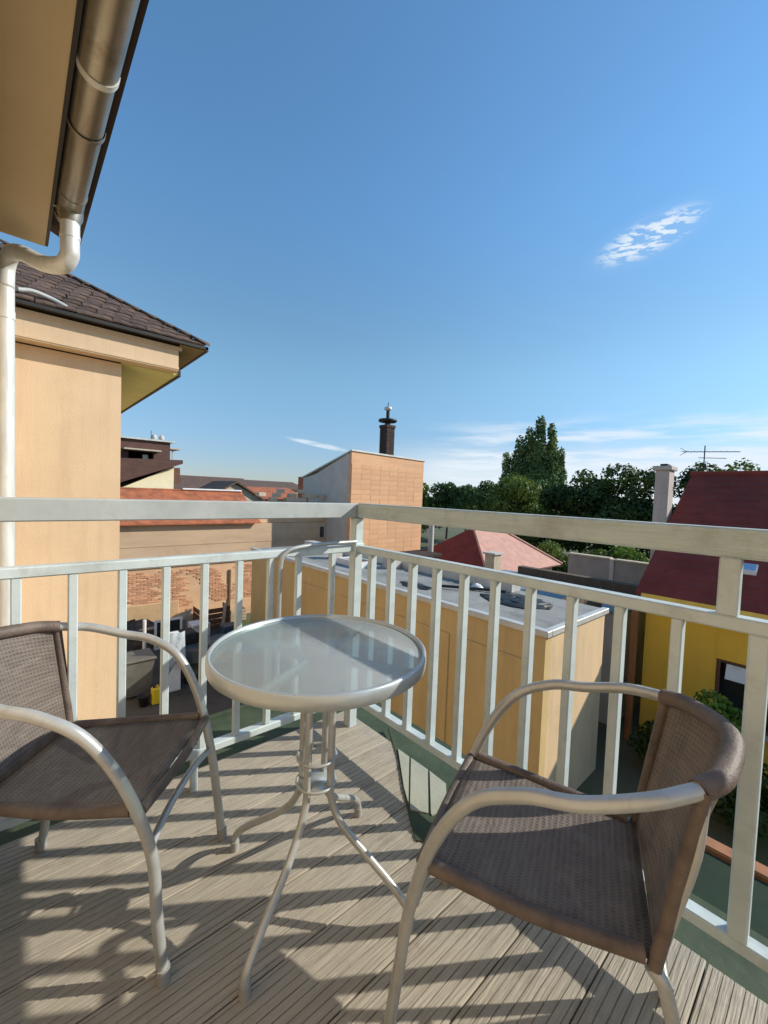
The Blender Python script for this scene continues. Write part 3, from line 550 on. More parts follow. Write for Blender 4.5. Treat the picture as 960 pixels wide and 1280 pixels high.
# roof window
rw = MB(); c_ = lambda x, y, h: (x, y, rl(x)+h)
rw.prism([c_(10.74, 1.15, .0), c_(10.92, 1.15, .0), c_(10.92, 1.45, .0), c_(10.74, 1.45, .0)], [c_(10.74, 1.15, .09), c_(10.92, 1.15, .09), c_(10.92, 1.45, .09), c_(10.74, 1.45, .09)])
o_ = rw.build('roof_window', m_white, yh)
MB().prism([c_(10.76, 1.17, .091), c_(10.90, 1.17, .091), c_(10.90, 1.43, .091), c_(10.76, 1.43, .091)], [c_(10.76, 1.17, .10), c_(10.90, 1.17, .10), c_(10.90, 1.43, .10), c_(10.76, 1.43, .10)]).build('pane', m_blue, o_)
# window with open white vents
wn = MB(); 
for (y0, y1, z0, z1) in ((.50, 1.57, -1.82, -1.76), (.50, 1.57, -2.95, -2.89), (.50, .56, -2.89, -1.82), (1.51, 1.57, -2.89, -1.82)): wn.box((10.20, y0, z0), (10.27, y1, z1))
wn.box((10.205, 1.0, -2.89), (10.265, 1.05, -1.82))
wf = wn.build('window', m_crate, yh)
MB().box((10.38, .50, -2.95), (10.40, 1.57, -1.76)).build('pane', m_glassdk, wf)
for y0, y1 in ((1.07, 1.42), (.62, .98)):
    mb = MB(); mb.prism([(10.10, y0, -2.10), (10.10, y1, -2.10), (10.12, y1, -2.11), (10.12, y0, -2.11)], [(10.22, y0, -1.84), (10.22, y1, -1.84), (10.24, y1, -1.85), (10.24, y0, -1.85)]); mb.build('vent_flap', m_white, wf)
MB().box((10.08, .44, -3.02), (10.15, 1.63, -2.952), .005).build('sill', m_greywall, wf)
yh.location = (11.368, 0, -5.179); yh.scale = (1.12, 1.12, 1.12)  # enlarged and pushed back from the camera position, projects as before
# rendered chimney at the gable
ch = thing('rendered_chimney', 'tall pale rendered chimney at the gable of the dark red roof', 'chimney', (12.35, 3.3, 0))
cx0, cx1, cy0, cy1 = 12.05, 12.55, 3.0, 3.34
MB().box((cx0, cy0, -1.2), (cx1, cy1, 2.02), .01).build('stack', m_chim_pale, ch)
MB().box((cx0-.06, cy0-.06, 2.02), (cx1+.06, cy1+.06, 2.13), .015).build('cap', m_chim_pale, ch)
MB().box((cx0+.1, cy0+.08, 2.131), (cx1-.1, cy1-.08, 2.19), .01).build('flue', m_black, ch)
ch.location = (13.832, 3.696, -.139); ch.scale = (.98, 1.0, 1.12)
# TV aerial
an = thing('television_aerial', 'thin metal TV aerial above the ridge of the dark red roof', 'aerial', (13.95, 2.75, 1.9))
MB().tube([(13.95, 2.72, 1.9), (13.95, 2.72, 2.80)], .014, 8).build('mast', m_iron, an)
MB().tube([(13.95, 3.22, 2.66), (13.97, 1.98, 2.60)], .011, 6).build('boom', m_iron, an)
MB().tube([(13.95, 2.85, 2.48), (13.97, 2.25, 2.44)], .009, 6).build('boom', m_iron, an)
for i in range(9):
    y = 3.2-.14*i; MB().tube([(13.95-.22+.01*i, y, 2.66-.0068*i), (13.95+.22-.01*i, y, 2.66-.0068*i)], .005, 5).build('element', m_iron, an)
for dz in (-.10, .11):
    MB().tube([(13.95, 3.28, 2.66+dz), (13.95, 3.12, 2.66)], .006, 5).build('reflector_arm', m_iron, an)

an.location = (15.624, 3.08, 1.989); an.scale = (1.12, 1.12, 1.12)
# ------------------------------------------------------------------ low green canopy by the balcony edge and yard beside it
cp = thing('green_canopy', 'dark green flat canopy roof with orange-brown gutter just below the right rail', 'canopy', (1.9, -.5, -.32))
MB().box((1.56, -3.0, -.36), (2.22, .62, -.32), .006).build('roof_sheet', mat('dark_green_roof_sheet', (.028, .048, .032), .9, spec=.15, var=.2, vscale=2, dirt=(.05, .065, .035)), cp)
MB().box((2.222, -3.0, -.40), (2.30, .62, -.30), .008).build('gutter', m_orangewood, cp)
for y in (.55, -1.6): MB().box((2.1, y, G), (2.18, y+.07, -.361)).build('post', m_iron, cp)
# ------------------------------------------------------------------ long yard building with red tile roof
yw = thing('yard_building', 'long low building with rust-red sheet roof and peeling sandy brick wall across the yard', 'building', (6, 18, G))
YX0, YX1, YXR = -3.0, 12.05, 8.35
mb = MB(); mb.box((YX0, 18.0, -2.02), (YX1, 18.3, -.38)); mb.build('upper_wall', m_beige, yw)
mb = MB(); wall(mb, 'y', 18.02, .3, YX0, YX1, G, -2.02); mb.build('lower_wall', m_mortar, yw)
mb = MB(); mb.box((YX0, 17.96, -2.06), (YX1, 18.0, -1.99)); mb.build('string_course', m_beige, yw)
mb = MB(); mb.box((YX0, 17.985, -1.22), (YX1, 18.0, -1.17)); mb.build('batten', m_beige, yw)
mb = MB(); mb.prism([(YX0, 17.75, -.36), (YXR, 17.75, -.36), (YXR, 17.75, -.31), (YX0, 17.75, -.31)], [(YX0, 19.9, .93), (YXR, 19.9, .93), (YXR, 19.9, 1.0), (YX0, 19.9, 1.0)]); rfy = mb.build('roof', m_redtile, yw)
mb = MB(); mb.prism([(YX0, 19.9, .93), (YXR, 19.9, .93), (YXR, 19.9, 1.0), (YX0, 19.9, 1.0)], [(YX0, 24, -1.2), (YXR, 24, -1.2), (YXR, 24, -1.1), (YX0, 24, -1.1)]); mb.build('roof', m_redtile, yw)
u = YX0
sm0 = None
while u < 8.3:   # standing seams of the sheet roof
    if sm0 is None:
        sm0 = MB().prism([(-.012, 0, 0), (.012, 0, 0), (.012, 0, .03), (-.012, 0, .03)], [(-.012, 2.14, 1.305), (.012, 2.14, 1.305), (.012, 2.14, 1.335), (-.012, 2.14, 1.335)]).build('seam', m_redtile, rfy); sm0.location = Vector((u, 17.755, -.315))-Vector(yw.location)
    else: inst(sm0, 'seam', rfy, Vector((u, 17.755, -.315))-Vector(yw.location))
    u += .6
MB().tube([(YX0, 19.9, 1.0), (YXR, 19.9, 1.0)], .05, 8).build('ridge', m_redtile, rfy)
# bricks laid bare where the render has come off
def patch(u, z):
    q = .5+.28*math.sin(u*1.9+.6)*math.cos(z*3.1+u*.7)+.22*math.sin(u*4.3+z*2.2)+.15*math.sin(z*7+u*3.1)
    return q*(1.0 if -3.75 < z < -2.25 else .35)
cells = []
for j in range(32):
    z = G+.1+j*.076
    u = 2.2+(.13 if j % 2 else 0)
    while u < 9.2:
        if patch(u, z) > random.uniform(.30, .52): cells.append((u, z))
        u += .26
cells.sort(key=lambda c: abs(c[0]-5.5)); br0 = None
for (u, z) in cells[:290]:
    if br0 is None: br0 = MB().box((0, 0, 0), (.245, .03, .063)).build('brick', m_brick, yw); br0.location = Vector((u, 17.995, z))-Vector(yw.location); m_brick_ = br0
    else: inst(br0, 'brick', yw, Vector((u, 17.995+random.uniform(-.01, .012), z))-Vector(yw.location))
mb = MB()
for (u, z) in cells[290:]: mb.box((u, 17.995, z), (u+.245, 18.03, z+.063))
if cells[290:]: mb.build('brickwork', m_brick, yw, kind='stuff')
mb = MB(); mb.box((3.0, 17.9, G), (5.0, 18.02, -3.45), .02); mb.build('plinth', m_ochre, yw)
mb = MB(); mb.box((11.62, 17.99, -1.22), (11.98, 18.0, -.55)); wn_ = mb.build('window', m_greywall, yw); MB().box((11.68, 17.97, -1.16), (11.92, 17.99, -.61)).build('pane', m_glassdk, wn_)
MB().box((7.05, 17.96, -4.4), (7.13, 18.01, -2.4)).build('drainpipe', m_brownfence, yw)

# ------------------------------------------------------------------ tall block with mono-pitch roof and sooty chimney
bk = thing('clay_block_building', 'tall orange clay-block building with slanting roof and grey side', 'building', (12.06, 16, G))
BX0, BX1, BV0 = 12.06, 17.1, 16.0
zl, zr_ = 3.18, 3.08
mb = MB(); mb.prism([(BX0, BV0, G), (BX1, BV0, G), (BX1, BV0, zr_), (BX0, BV0, zl)], [(BX0, BV0+.25, G), (BX1, BV0+.25, G), (BX1, BV0+.25, zr_-.17), (BX0, BV0+.25, zl-.17)]); fw = mb.build('wall', m_orange_wall, bk)
mb = MB(); mb.prism([(BX0, BV0+.25, G), (BX0, 20.4, G), (BX0, 20.4, 1.9), (BX0, 19.1, 2.12), (BX0, BV0+.25, zl-.1)], [(BX0+.2, BV0+.25, G), (BX0+.2, 20.4, G), (BX0+.2, 20.4, 1.9), (BX0+.2, 19.1, 2.12), (BX0+.2, BV0+.25, zl-.1)]); mb.build('wall', m_greywall, bk, label='grey shaded side wall')
mb = MB(); mb.box((BX1-.2, BV0+.25, G), (BX1, 20.4, 1.8)); mb.build('wall', m_orange_wall, bk)
mb = MB(); mb.prism([(BX0-.05, BV0-.06, zl), (BX1+.06, BV0-.06, zr_), (BX1+.06, 20.5, 1.80), (BX0-.05, 20.5, 1.90)], [(BX0-.05, BV0-.06, zl+.07), (BX1+.06, BV0-.06, zr_+.07), (BX1+.06, 20.5, 1.87), (BX0-.05, 20.5, 1.97)]); mb.build('roof', m_flash, bk)
bl0 = None; nb = 0
for j in range(20):   # block courses standing a little proud, uneven
    z = -2.4+j*.25
    if z+.25 > zr_-.05: break
    off = .33*(j % 2)
    u = BX0+.02
    while u < BX1-.3:
        w = .612
        if bl0 is None: bl0 = MB().box((0, 0, 0), (.606, .05, .244), .002).build('block', m_orange_wall, bk); bl0.location = Vector((u, BV0-.02, z))-Vector(bk.location)
        else: inst(bl0, 'block', bk, Vector((u+(off if u == BX0+.02 else 0)*0, BV0-.02+random.uniform(-.005, .006), z))-Vector(bk.location), scale=(min(1, (BX1-u-.02)/.60), 1, 1))
        u += w
tag(MB().box((13.15-.95, 20.42, G), (13.4, 21.2, 1.98)).build('orange_annexe', m_redtile), 'small orange-red walled annexe behind the grey side of the clay-block building', 'annexe')
sc = thing('sooty_chimney', 'dark brick chimney with disc and cowl on top of the clay-block building', 'chimney', (15.6, 17.5, 2.5))
cx, cy = 15.62, 17.5
ring0 = None; MB().box((cx-.36, cy-.36, 2.4), (cx+.36, cy+.36, 4.98)).build('stack', m_chim, sc)
k = 0
for j in range(26):
    z = 2.45+j*.098
    for (dx, dy, sx, sy) in ((-.39, -.39, .38, .05), (.0, -.39, .38, .05), (-.40, -.34, .05, .36), (-.40, .03, .05, .36)):
        o = MB().box((cx+dx+.01, cy+dy, z), (cx+dx+sx, cy+dy+sy, z+.085)).build('brick', m_chim, sc) if j == 0 else inst(row[k], 'brick', sc, row[k].location+Vector((0, 0, j*.098)))
        if j == 0: row = (row if k else []) + [o]
        k = (k+1) % 4
MB().box((cx-.44, cy-.44, 4.86), (cx+.44, cy+.44, 5.02), .02).build('collar', m_chim, sc)
MB().tube([(cx, cy, 5.0), (cx, cy, 5.3)], .20, 14).build('flue', m_iron, sc)
MB().lathe([(0, 5.20), (.62, 5.20), (.70, 5.25), (.66, 5.34), (0, 5.40)], (cx, cy, 0), 22).build('disc', m_iron, sc)
MB().tube([(cx, cy, 5.38), (cx, cy, 5.85)], .13, 12).build('pipe', m_iron, sc)
MB().lathe([(.10, 5.82), (.30, 5.90), (.26, 6.02), (.0, 6.10)], (cx, cy, 0), 18).build('cowl', m_flash, sc)
MB().tube([(cx, cy, 6.05), (cx, cy, 6.28)], .03, 8).build('finial', m_iron, sc)

sc.scale = (.76, .76, 1)
# ------------------------------------------------------------------ generic small houses of the town
def gable_house(name, label, x0, x1, y0, y1, ze, zr, along, wm, rm, z0=G, win=(), chim=(), over=.25, group=None, roofover=None):
    t = thing(name, label, 'house', ((x0+x1)/2, (y0+y1)/2, z0), group)
    mb = MB(); mb.box((x0, y0, z0), (x1, y1, ze))
    if along == 'x': mb.prism([(x0, y0, ze), (x0, y1, ze), (x0, (y0+y1)/2, zr-.08)], [(x1, y0, ze), (x1, y1, ze), (x1, (y0+y1)/2, zr-.08)])
    else: mb.prism([(x0, y0, ze), (x1, y0, ze), ((x0+x1)/2, y0, zr-.08)], [(x0, y1, ze), (x1, y1, ze), ((x0+x1)/2, y1, zr-.08)])
    w = mb.build('wall', wm, t); mb = MB(); o = over; th = .12
    if along == 'x':
        ym = (y0+y1)/2; s = (zr-ze)/((y1-y0)/2)
        for yy in (y0-o, y1+o): 
            zz = ze-o*s; mb.prism([(x0-o, yy, zz), (x0-o, ym, zr), (x0-o, ym, zr+th), (x0-o, yy, zz+th)], [(x1+o, yy, zz), (x1+o, ym, zr), (x1+o, ym, zr+th), (x1+o, yy, zz+th)])
    else:
        xm = (x0+x1)/2; s = (zr-ze)/((x1-x0)/2)
        for xx in (x0-o, x1+o):
            zz = ze-o*s; mb.prism([(xx, y0-o, zz), (xm, y0-o, zr), (xm, y0-o, zr+th), (xx, y0-o, zz+th)], [(xx, y1+o, zz), (xm, y1+o, zr), (xm, y1+o, zr+th), (xx, y1+o, zz+th)])
    rf_ = mb.build('roof', rm, t)
    for (ax, p0, p1, q0, q1) in win:
        mb = MB(); p = MB()
        if ax == 'y': mb.box((p0, y0-.05, q0), (p1, y0, q1)); p.box((p0+.07, y0-.07, q0+.07), (p1-.07, y0-.051, q1-.07))
        else: mb.box((x0-.05, p0, q0), (x0, p1, q1)); p.box((x0-.07, p0+.07, q0+.07), (x0-.051, p1-.07, q1-.07))
        wo = mb.build('window', m_white, t); p.build('pane', m_glassdk, wo)
    for (a, b, za, zb, ww) in chim:
        co = MB().box((a-ww/2, b-ww/2, za), (a+ww/2, b+ww/2, zb), .02).build('chimney', m_palewall, rf_); MB().box((a-ww/2-.06, b-ww/2-.06, zb), (a+ww/2+.06, b+ww/2+.06, zb+.1)).build('chimney_cap', m_greywall, co)
    return t
# brown house with flat roof and cream gable, far left
t = thing('brown_flat_house', 'dark brown flat-roofed house with balcony opening far left behind the cream gable', 'house', (6, 34, G))
mb = MB(); wall(mb, 'y', 34, .4, -2, 8.7, G, 4.40, [(6.0, 7.6, 2.55, 3.55)]); mb.box((8.3, 34.4, G), (8.7, 40, 4.4)); mb.box((-2, 38, G), (8.3, 40, 4.4)); mb.build('wall', m_brownwall, t)
MB().box((-2.2, 33.8, 4.401), (8.95, 40.2, 4.52)).build('roof', m_flash, t)
MB().box((5.6, 33.1, 3.60), (7.9, 34, 3.70)).build('awning', m_palewall, t)
MB().box((7.0, 34.5, 2.6), (7.35, 34.6, 3.4)).build('door', m_white, t)
MB().box((8.70, 34.2, 3.95), (9.5, 36, 4.05)).build('side_canopy', m_greywall, t)
MB().box((8.95, 34.4, 2.7), (9.03, 34.5, 3.94)).build('canopy_post', m_greywall, t)
for dx in (7.75, 8.25):
    MB().lathe([(0, 4.52), (.16, 4.54), (.20, 4.75), (.12, 4.92), (0, 4.98)], (dx, 34.6, 0), 12).build('roof_vent', m_greywall, t)
MB().tube([(7.55, 34.6, 4.5), (7.55, 34.6, 5.2)], .02, 6).build('rod', m_iron, t)
t = thing('cream_gable_house', 'cream house with sloping dark brown roof at the far left above the railing', 'house', (5, 25, G))
MB().prism([(1.5, 25, G), (6.6, 25, G), (6.6, 25, 2.25), (4.25, 25, 1.05), (1.5, 25, -.2)], [(1.5, 29, G), (6.6, 29, G), (6.6, 29, 2.25), (4.25, 29, 1.05), (1.5, 29, -.2)]).build('wall', m_cream, t)
MB().prism([(1.0, 24.6, .0), (4.4, 24.6, 1.42), (6.95, 24.6, 2.42), (6.95, 24.6, 2.62), (4.2, 24.6, 2.50), (1.0, 24.6, 2.40)], [(1.0, 29.4, .0), (4.4, 29.4, 1.42), (6.95, 29.4, 2.42), (6.95, 29.4, 2.62), (4.2, 29.4, 2.50), (1.0, 29.4, 2.40)]).build('roof', m_brownwall, t)
MB().box((6.62, 25.1, 1.3), (6.95, 25.4, 2.2)).build('bracket', m_crate, t)
far = [
 ('grey-roofed house just right of the cream gable on the skyline', 8.2, 14.5, 32, 38, 1.0, 1.95, 'x', m_palewall, m_tile, [('y', 9.2, 10.0, .1, .8), ('y', 11.5, 12.3, .1, .8)], []),
 ('brown-roofed house with white gable, second from the cream house', 9.2, 12.6, 27, 31, .55, 1.55, 'y', m_palewall, m_tile, [('y', 10.4, 11.2, -.2, .5)], []),
 ('long pale flat-looking house on the skyline left of the ruined wall', 14.5, 24, 40, 47, 1.3, 2.05, 'x', m_palewall, m_tile, [('y', 16, 16.9, .4, 1.0), ('y', 18.5, 19.4, .4, 1.0), ('y', 21, 21.9, .4, 1.0)], []),
 ('brown-roofed house in front of the long pale house', 11.8, 16.0, 27.5, 32, .6, 1.25, 'x', m_palewall, m_redtile, [('y', 12.6, 13.2, -.1, .4)], []),
 ('sandy house with dark roof near the grey side of the clay-block building', 22.5, 31.0, 44, 50, 1.2, 1.9, 'x', m_mortar, m_brownwall, [('y', 24, 24.8, .4, 1.0)], []),
]
for (lb, x0, x1, y0, y1, ze, zr, al, wm, rm, wn_l, ch_l) in far:
    gable_house('town_house', lb, x0, x1, y0, y1, ze, zr, al, wm, rm, win=wn_l, chim=ch_l)
# broken pale masonry wall right of the red roof
rw_ = thing('ruined_wall', 'broken pale masonry wall top between the red roof and the clay-block building', 'wall', (10.2, 18.4, -.38))
r_ = random.Random(5); st0 = None
MB().box((8.36, 18.12, -.37), (12.04, 18.4, .62)).build('core', m_mortar, rw_)
for j in range(6):
    u = 8.38 + (.2 if j % 2 else 0)
    while u < 11.75:
        if j < 3 or r_.random() < (.85 if j == 3 else .55 if j == 4 else .3)*(1 if u > 10 else .75):
            w = r_.uniform(.8, 1.1); loc = Vector((u, 18.05+r_.uniform(-.03, .03), .02+j*.205))-Vector(rw_.location)
            if st0 is None: st0 = MB().box((0, 0, 0), (.36, .34, .19), .02).build('stone', m_palewall, rw_); st0.location = loc
            else: inst(st0, 'stone', rw_, loc, scale=(w, 1, 1))
        u += .40
tag(MB().box((5.6, 19.80, 1.02), (8.3, 19.95, 1.10), .02).build('white_coping', m_white), 'white coping strip lying along the ridge of the rust-red sheet roof', 'coping')

# ------------------------------------------------------------------ red hip-roofed house
rh = thing('red_hip_house', 'house with red hip roof, shade and sun painted on its slopes, beyond the flat-roofed outbuilding', 'house', (19, 13, G))
X0, X1, Y0, Y1, ZE, ZR = 16.0, 23.2, 10.7, 16.2, -2.45, -.42
MB().box((X0+.4, Y0+.4, G), (X1-.4, Y1-.4, ZE)).build('wall', m_palewall, rh)
ra, rb = Vector((18.4, 13.4, ZR)), Vector((20.6, 13.4, ZR-.05))
MB().prism([(X0, Y0, ZE-.01), (X0+.01, Y1, ZE-.01), ra-Vector((0, 0, .1))], [(X0, Y0, ZE+.04), (X0+.01, Y1, ZE+.04), ra]).build('roof', m_darkred, rh, label='left roof slope, its shade painted dark red')  # same roof in a darker red, shade of this slope painted in
MB().poly([(X0, Y0, ZE+.04), (X1, Y0, ZE+.04), rb, ra]).poly([(X1, Y0, ZE+.04), (X1, Y1, ZE+.04), rb]).poly([(X1, Y1, ZE+.04), (X0, Y1, ZE+.04), ra, rb]).poly([(X0, Y0, ZE-.01), (X0, Y1, ZE-.01), (X1, Y1, ZE-.01), (X1, Y0, ZE-.01)]).build('roof', m_red_sunlit, rh, label='roof slopes, sunlight painted salmon')
c0_ = Vector((X0, Y0, ZE+.06)); MB().tube([c0_, ra+Vector((0, 0, .03))], .075, 8).build('hip_ridge', m_red_sunlit, rh); MB().tube([Vector((X1, Y0, ZE+.06)), rb+Vector((0, 0, .03)), ra+Vector((0, 0, .03))], .075, 8).build('hip_ridge', m_red_sunlit, rh)
t = thing('stub_chimney', 'small square pale chimney in front of the red hip roof', 'chimney', (14.9, 9.75, -2.2))
MB().box((14.62, 9.55, -2.4), (15.12, 10.0, -1.15), .01).build('stack', m_palewall, t); MB().box((14.55, 9.48, -1.149), (15.19, 10.07, -1.07), .01).build('cap', m_greywall, t)
# grey low buildings behind the outbuilding
gl = thing('grey_low_building', 'low grey flat-roofed building with parapet blocks before the trees', 'building', (14, 5.5, G))
MB().box((11.3, 3.7, G), (14.0, 8.6, -1.62)).build('wall', m_greywall, gl)
MB().box((11.2, 3.6, -1.619), (14.1, 8.7, -1.55)).build('roof', mat('blue_grey_sheet', (.20, .24, .27), .6, var=.2, stretch=(1, 3, 1)), gl)
MB().box((13.8, 3.7, -1.549), (14.1, 8.0, -1.28), .01).build('parapet', m_brownfence, gl)
g2 = thing('grey_garden_wall', 'grey-brown rendered garden wall with piers in front of the green hedge', 'wall', (17, 6, G))
for (a, b, zt) in ((4.2, 5.85, -1.02), (6.0, 7.6, -1.0)): MB().box((17.0, a, G), (17.25, b, zt), .01).build('wall_section', mat('mauve_grey_render', (.33, .28, .25), .9, var=.1), g2)
MB().box((16.96, 5.85, G), (17.29, 6.0, -.98), .01).build('pier', m_greywall, g2)
for (a, b) in ((4.2, 5.85), (6.0, 7.6)): MB().box((16.95, a, -1.02 if a < 5 else -1.0), (17.3, b, -.96 if a < 5 else -.94), .01).build('coping', m_palewall, g2)
# clutter between the outbuilding and red roof: small shed with vent pipe
sh = thing('tiny_shed', 'small dark shed with white door beside the foot of the clay-block building', 'shed', (13.2, 12.3, G))
MB().box((12.2, 12.2, G), (14.2, 13.4, -1.55)).build('wall', m_brownfence, sh)
MB().box((12.1, 12.1, -1.549), (14.4, 13.5, -1.40), .02).build('roof', m_chim, sh)
MB().box((13.55, 12.16, -2.6), (14.15, 12.2, -1.62)).build('door', m_white, sh)
tag(MB().tube([(14.6, 13.0, G), (14.6, 13.0, -.2)], .13, 14).build('vent_pipe', m_greywall), 'upright grey metal vent pipe next to the tiny dark shed', 'pipe')

# ------------------------------------------------------------------ yard things
def yb(x): return x
yz = G+.09
t = thing('refuse_bin', 'grey-brown plastic refuse bin at the left of the cluttered yard', 'bin', (2.5, 12.3, yz))
MB().prism([(2.14, 12.1, yz+.08), (2.70, 12.1, yz+.08), (2.70, 12.6, yz+.08), (2.14, 12.6, yz+.08)], [(2.08, 12.0, yz+1.0), (2.78, 12.0, yz+1.0), (2.78, 12.7, yz+1.0), (2.08, 12.7, yz+1.0)]).build('body', m_bin, t)
MB().box((2.04, 11.95, yz+1.001), (2.82, 12.76, yz+1.06), .015).build('lid', m_bin, t)
for x in (2.2, 2.6): MB().tube([(x, 12.66, yz+.09), (x+.06, 12.66, yz+.09)], .09, 14).build('wheel', m_black, t)
MB().tube([(2.2, 12.74, yz+1.0), (2.66, 12.74, yz+1.0)], .02, 8).build('handle', m_bin, t)
t = thing('canister', 'yellow plastic canister standing beside the refuse bin', 'canister', (2.72, 11.55, yz))
MB().box((2.61, 11.45, yz), (2.81, 11.65, yz+.42), .03).build('body', m_yel, t); MB().tube([(2.67, 11.55, yz+.42), (2.67, 11.55, yz+.47)], .03, 10).build('cap', m_black, t); MB().tube(spline([(2.73, 11.55, yz+.42), (2.74, 11.55, yz+.48), (2.80, 11.55, yz+.42)], 4), .012, 6).build('handle', m_yel, t)
t = thing('white_locker', 'tall narrow white cabinet leaning with a draped sheet in the yard', 'cabinet', (3.25, 12.1, yz))
MB().box((3.10, 11.95, yz), (3.42, 12.3, yz+1.55), .012).build('body', m_white, t); MB().box((3.12, 11.935, yz+.05), (3.40, 11.949, yz+1.50)).build('door', m_white, t); MB().box((3.35, 11.92, yz+.8), (3.37, 11.934, yz+.92)).build('handle', m_iron, t)
r_ = random.Random(9); V = []
for j in range(7):
    for i in range(9): V.append((3.05+i*.055, 11.90-.02*j+.03*math.sin(i*1.7+j), yz+1.62-j*.12-.02*math.cos(i*1.3)-(abs(i-4)*.015*j)))
mb = MB(); mb.add(V, [(j*9+i, j*9+i+1, j*9+9+i+1, j*9+9+i) for j in range(6) for i in range(8)], True)
sh_ = mb.build('draped_sheet', mat('grey_blue_cloth', (.32, .37, .40), .8, var=.2)); tag(sh_, 'crumpled grey-blue cloth hung over the tall white cabinet', 'cloth'); md = sh_.modifiers.new('t', 'SOLIDIFY'); md.thickness = .008
for k, (lb, a, w, h, y) in enumerate([('dark green barrel right of the white cabinet', 3.95, .34, .95, 12.3), ('grey-green barrel behind, nearest the railing corner', 4.75, .33, 1.0, 12.6)]):
    t = thing('barrel', lb, 'barrel', (a, y, yz), 'barrels in the yard'); mt = mat('barrel_paint', (.035, .05, .045) if k == 0 else (.12, .14, .12), .5, var=.2)
    MB().lathe([(0, yz), (w, yz), (w*1.0, yz+h*.3), (w*1.05, yz+h*.32), (w, yz+h*.34), (w, yz+h*.64), (w*1.05, yz+h*.66), (w, yz+h*.68), (w, yz+h), (w*.96, yz+h), (w*.95, yz+h-.03), (0, yz+h-.03)], (a, y, 0), 24).build('shell', mt, t)
    MB().tube([(a+.12, y, yz+h-.03), (a+.12, y, yz+h+.01)], .04, 10).build('bung', m_iron, t)
t = thing('washing_machine', 'old white washing machine with dark door in the cluttered yard', 'appliance', (4.9, 14.9, yz))
MB().box((4.55, 14.7, yz), (5.15, 15.25, yz+.85), .02).build('body', m_white, t); MB().tube([(4.85, 14.69, yz+.40), (4.85, 14.66, yz+.40)], .21, 20).build('door', m_glassdk, t); MB().box((4.58, 14.685, yz+.70), (5.12, 14.699, yz+.82)).build('panel', m_greywall, t); MB().tube([(5.0, 14.68, yz+.76), (5.0, 14.66, yz+.76)], .03, 10).build('knob', m_black, t)
t = thing('window_sash', 'discarded white window frame with dark panes propped in the yard', 'window frame', (4.0, 15.4, yz))
for b in (((3.55, 15.4, yz), (3.62, 15.46, yz+1.0)), ((4.35, 15.4, yz), (4.42, 15.46, yz+1.0)), ((3.62, 15.4, yz+.93), (4.35, 15.46, yz+1.0)), ((3.62, 15.4, yz), (4.35, 15.46, yz+.07)), ((3.96, 15.4, yz+.07), (4.01, 15.46, yz+.93))): MB().box(*b).build('frame_bar', m_white, t)
MB().box((3.62, 15.42, yz+.07), (3.96, 15.43, yz+.93)).build('pane', m_glassdk, t); MB().box((4.01, 15.42, yz+.07), (4.35, 15.43, yz+.93)).build('pane', m_glassdk, t)
def slat_crate(label, x, y, z, w, d, h, m):
    t = thing('crate', label, 'crate', (x, y, z), 'crates stacked by the yard wall')
    for i in range(4):
        zz = z+i*h/4; MB().box((x, y, zz+.01), (x+w, y+.02, zz+h/4-.02)).build('slat', m, t); MB().box((x-.02, y+.02, zz+.01), (x, y+d, zz+h/4-.02)).build('slat', m, t); MB().box((x+w, y+.02, zz+.01), (x+w+.02, y+d, zz+h/4-.02)).build('slat', m, t)
    for a in (x+.0, x+w-.05): MB().box((a, y+.021, z), (a+.05, y+.07, z+h)).build('post', m, t)
    MB().box((x, y+.07, z), (x+w, y+d, z+.03)).build('base', m, t)
slat_crate('large dark brown slatted crate under the peeling brick wall', 5.35, 16.4, yz, 1.15, .8, .85, m_crate)
slat_crate('pale timber crate in front of the peeling wall at its right end', 6.9-1.6+1.45, 16.9, yz, .0+.65, .6, .5, m_wood)
slat_crate('low pale crate left of the large dark brown crate', 4.2, 17.0, yz, .8, .6, .4, m_wood)
for k, (lb, a, b) in enumerate([('long bleached plank lying across the yard rubbish', (3.0, 16.2, yz+.5), (4.5, 15.9, yz+.62)), ('short plank leaning on the dark brown crate', (6.0, 15.9, yz), (6.3, 16.35, yz+1.0)), ('plank propped on the low pale crate', (4.2, 16.6, yz+.1), (5.2, 17.0, yz+.75))]):
    tag(MB().tube([a, b], .06, 4, smooth=False).build('timber', m_wood), lb, 'plank', 'loose planks in the yard')
heap('rubble_heap', 'heap of dark soil and rubble beside the refuse bin under the old wall', 'heap', (3.2, 16.6, yz), 1.3, .8, .75, mat('dark_rubble', (.09, .07, .05), .95, var=.5, vscale=5, bump=1, bscale=12), 12)
heap('rubble_heap', 'pale plaster rubble piled at the base of the brick wall', 'heap', (5.2, 17.4, yz), 1.1, .4, .55, m_mortar, 13)
tag(MB().tube([(2.95, 14.0, yz), (2.95, 14.0, yz+1.5)], .05, 8).build('white_post', m_white), 'thin white post standing in the yard behind the refuse bin', 'post')
tag(MB().box((3.55, 13.2, yz), (4.25, 13.8, yz+1.1), .03).build('black_cabinet', m_black), 'black cabinet in the shade between barrels and window frame', 'cabinet')
tag(MB().box((5.45, 14.2, yz), (5.95, 14.7, yz+.75), .03).build('blue_drum', mat('dark_blue_plastic', (.03, .06, .10), .5)), 'dark blue plastic box right of the washing machine', 'box')

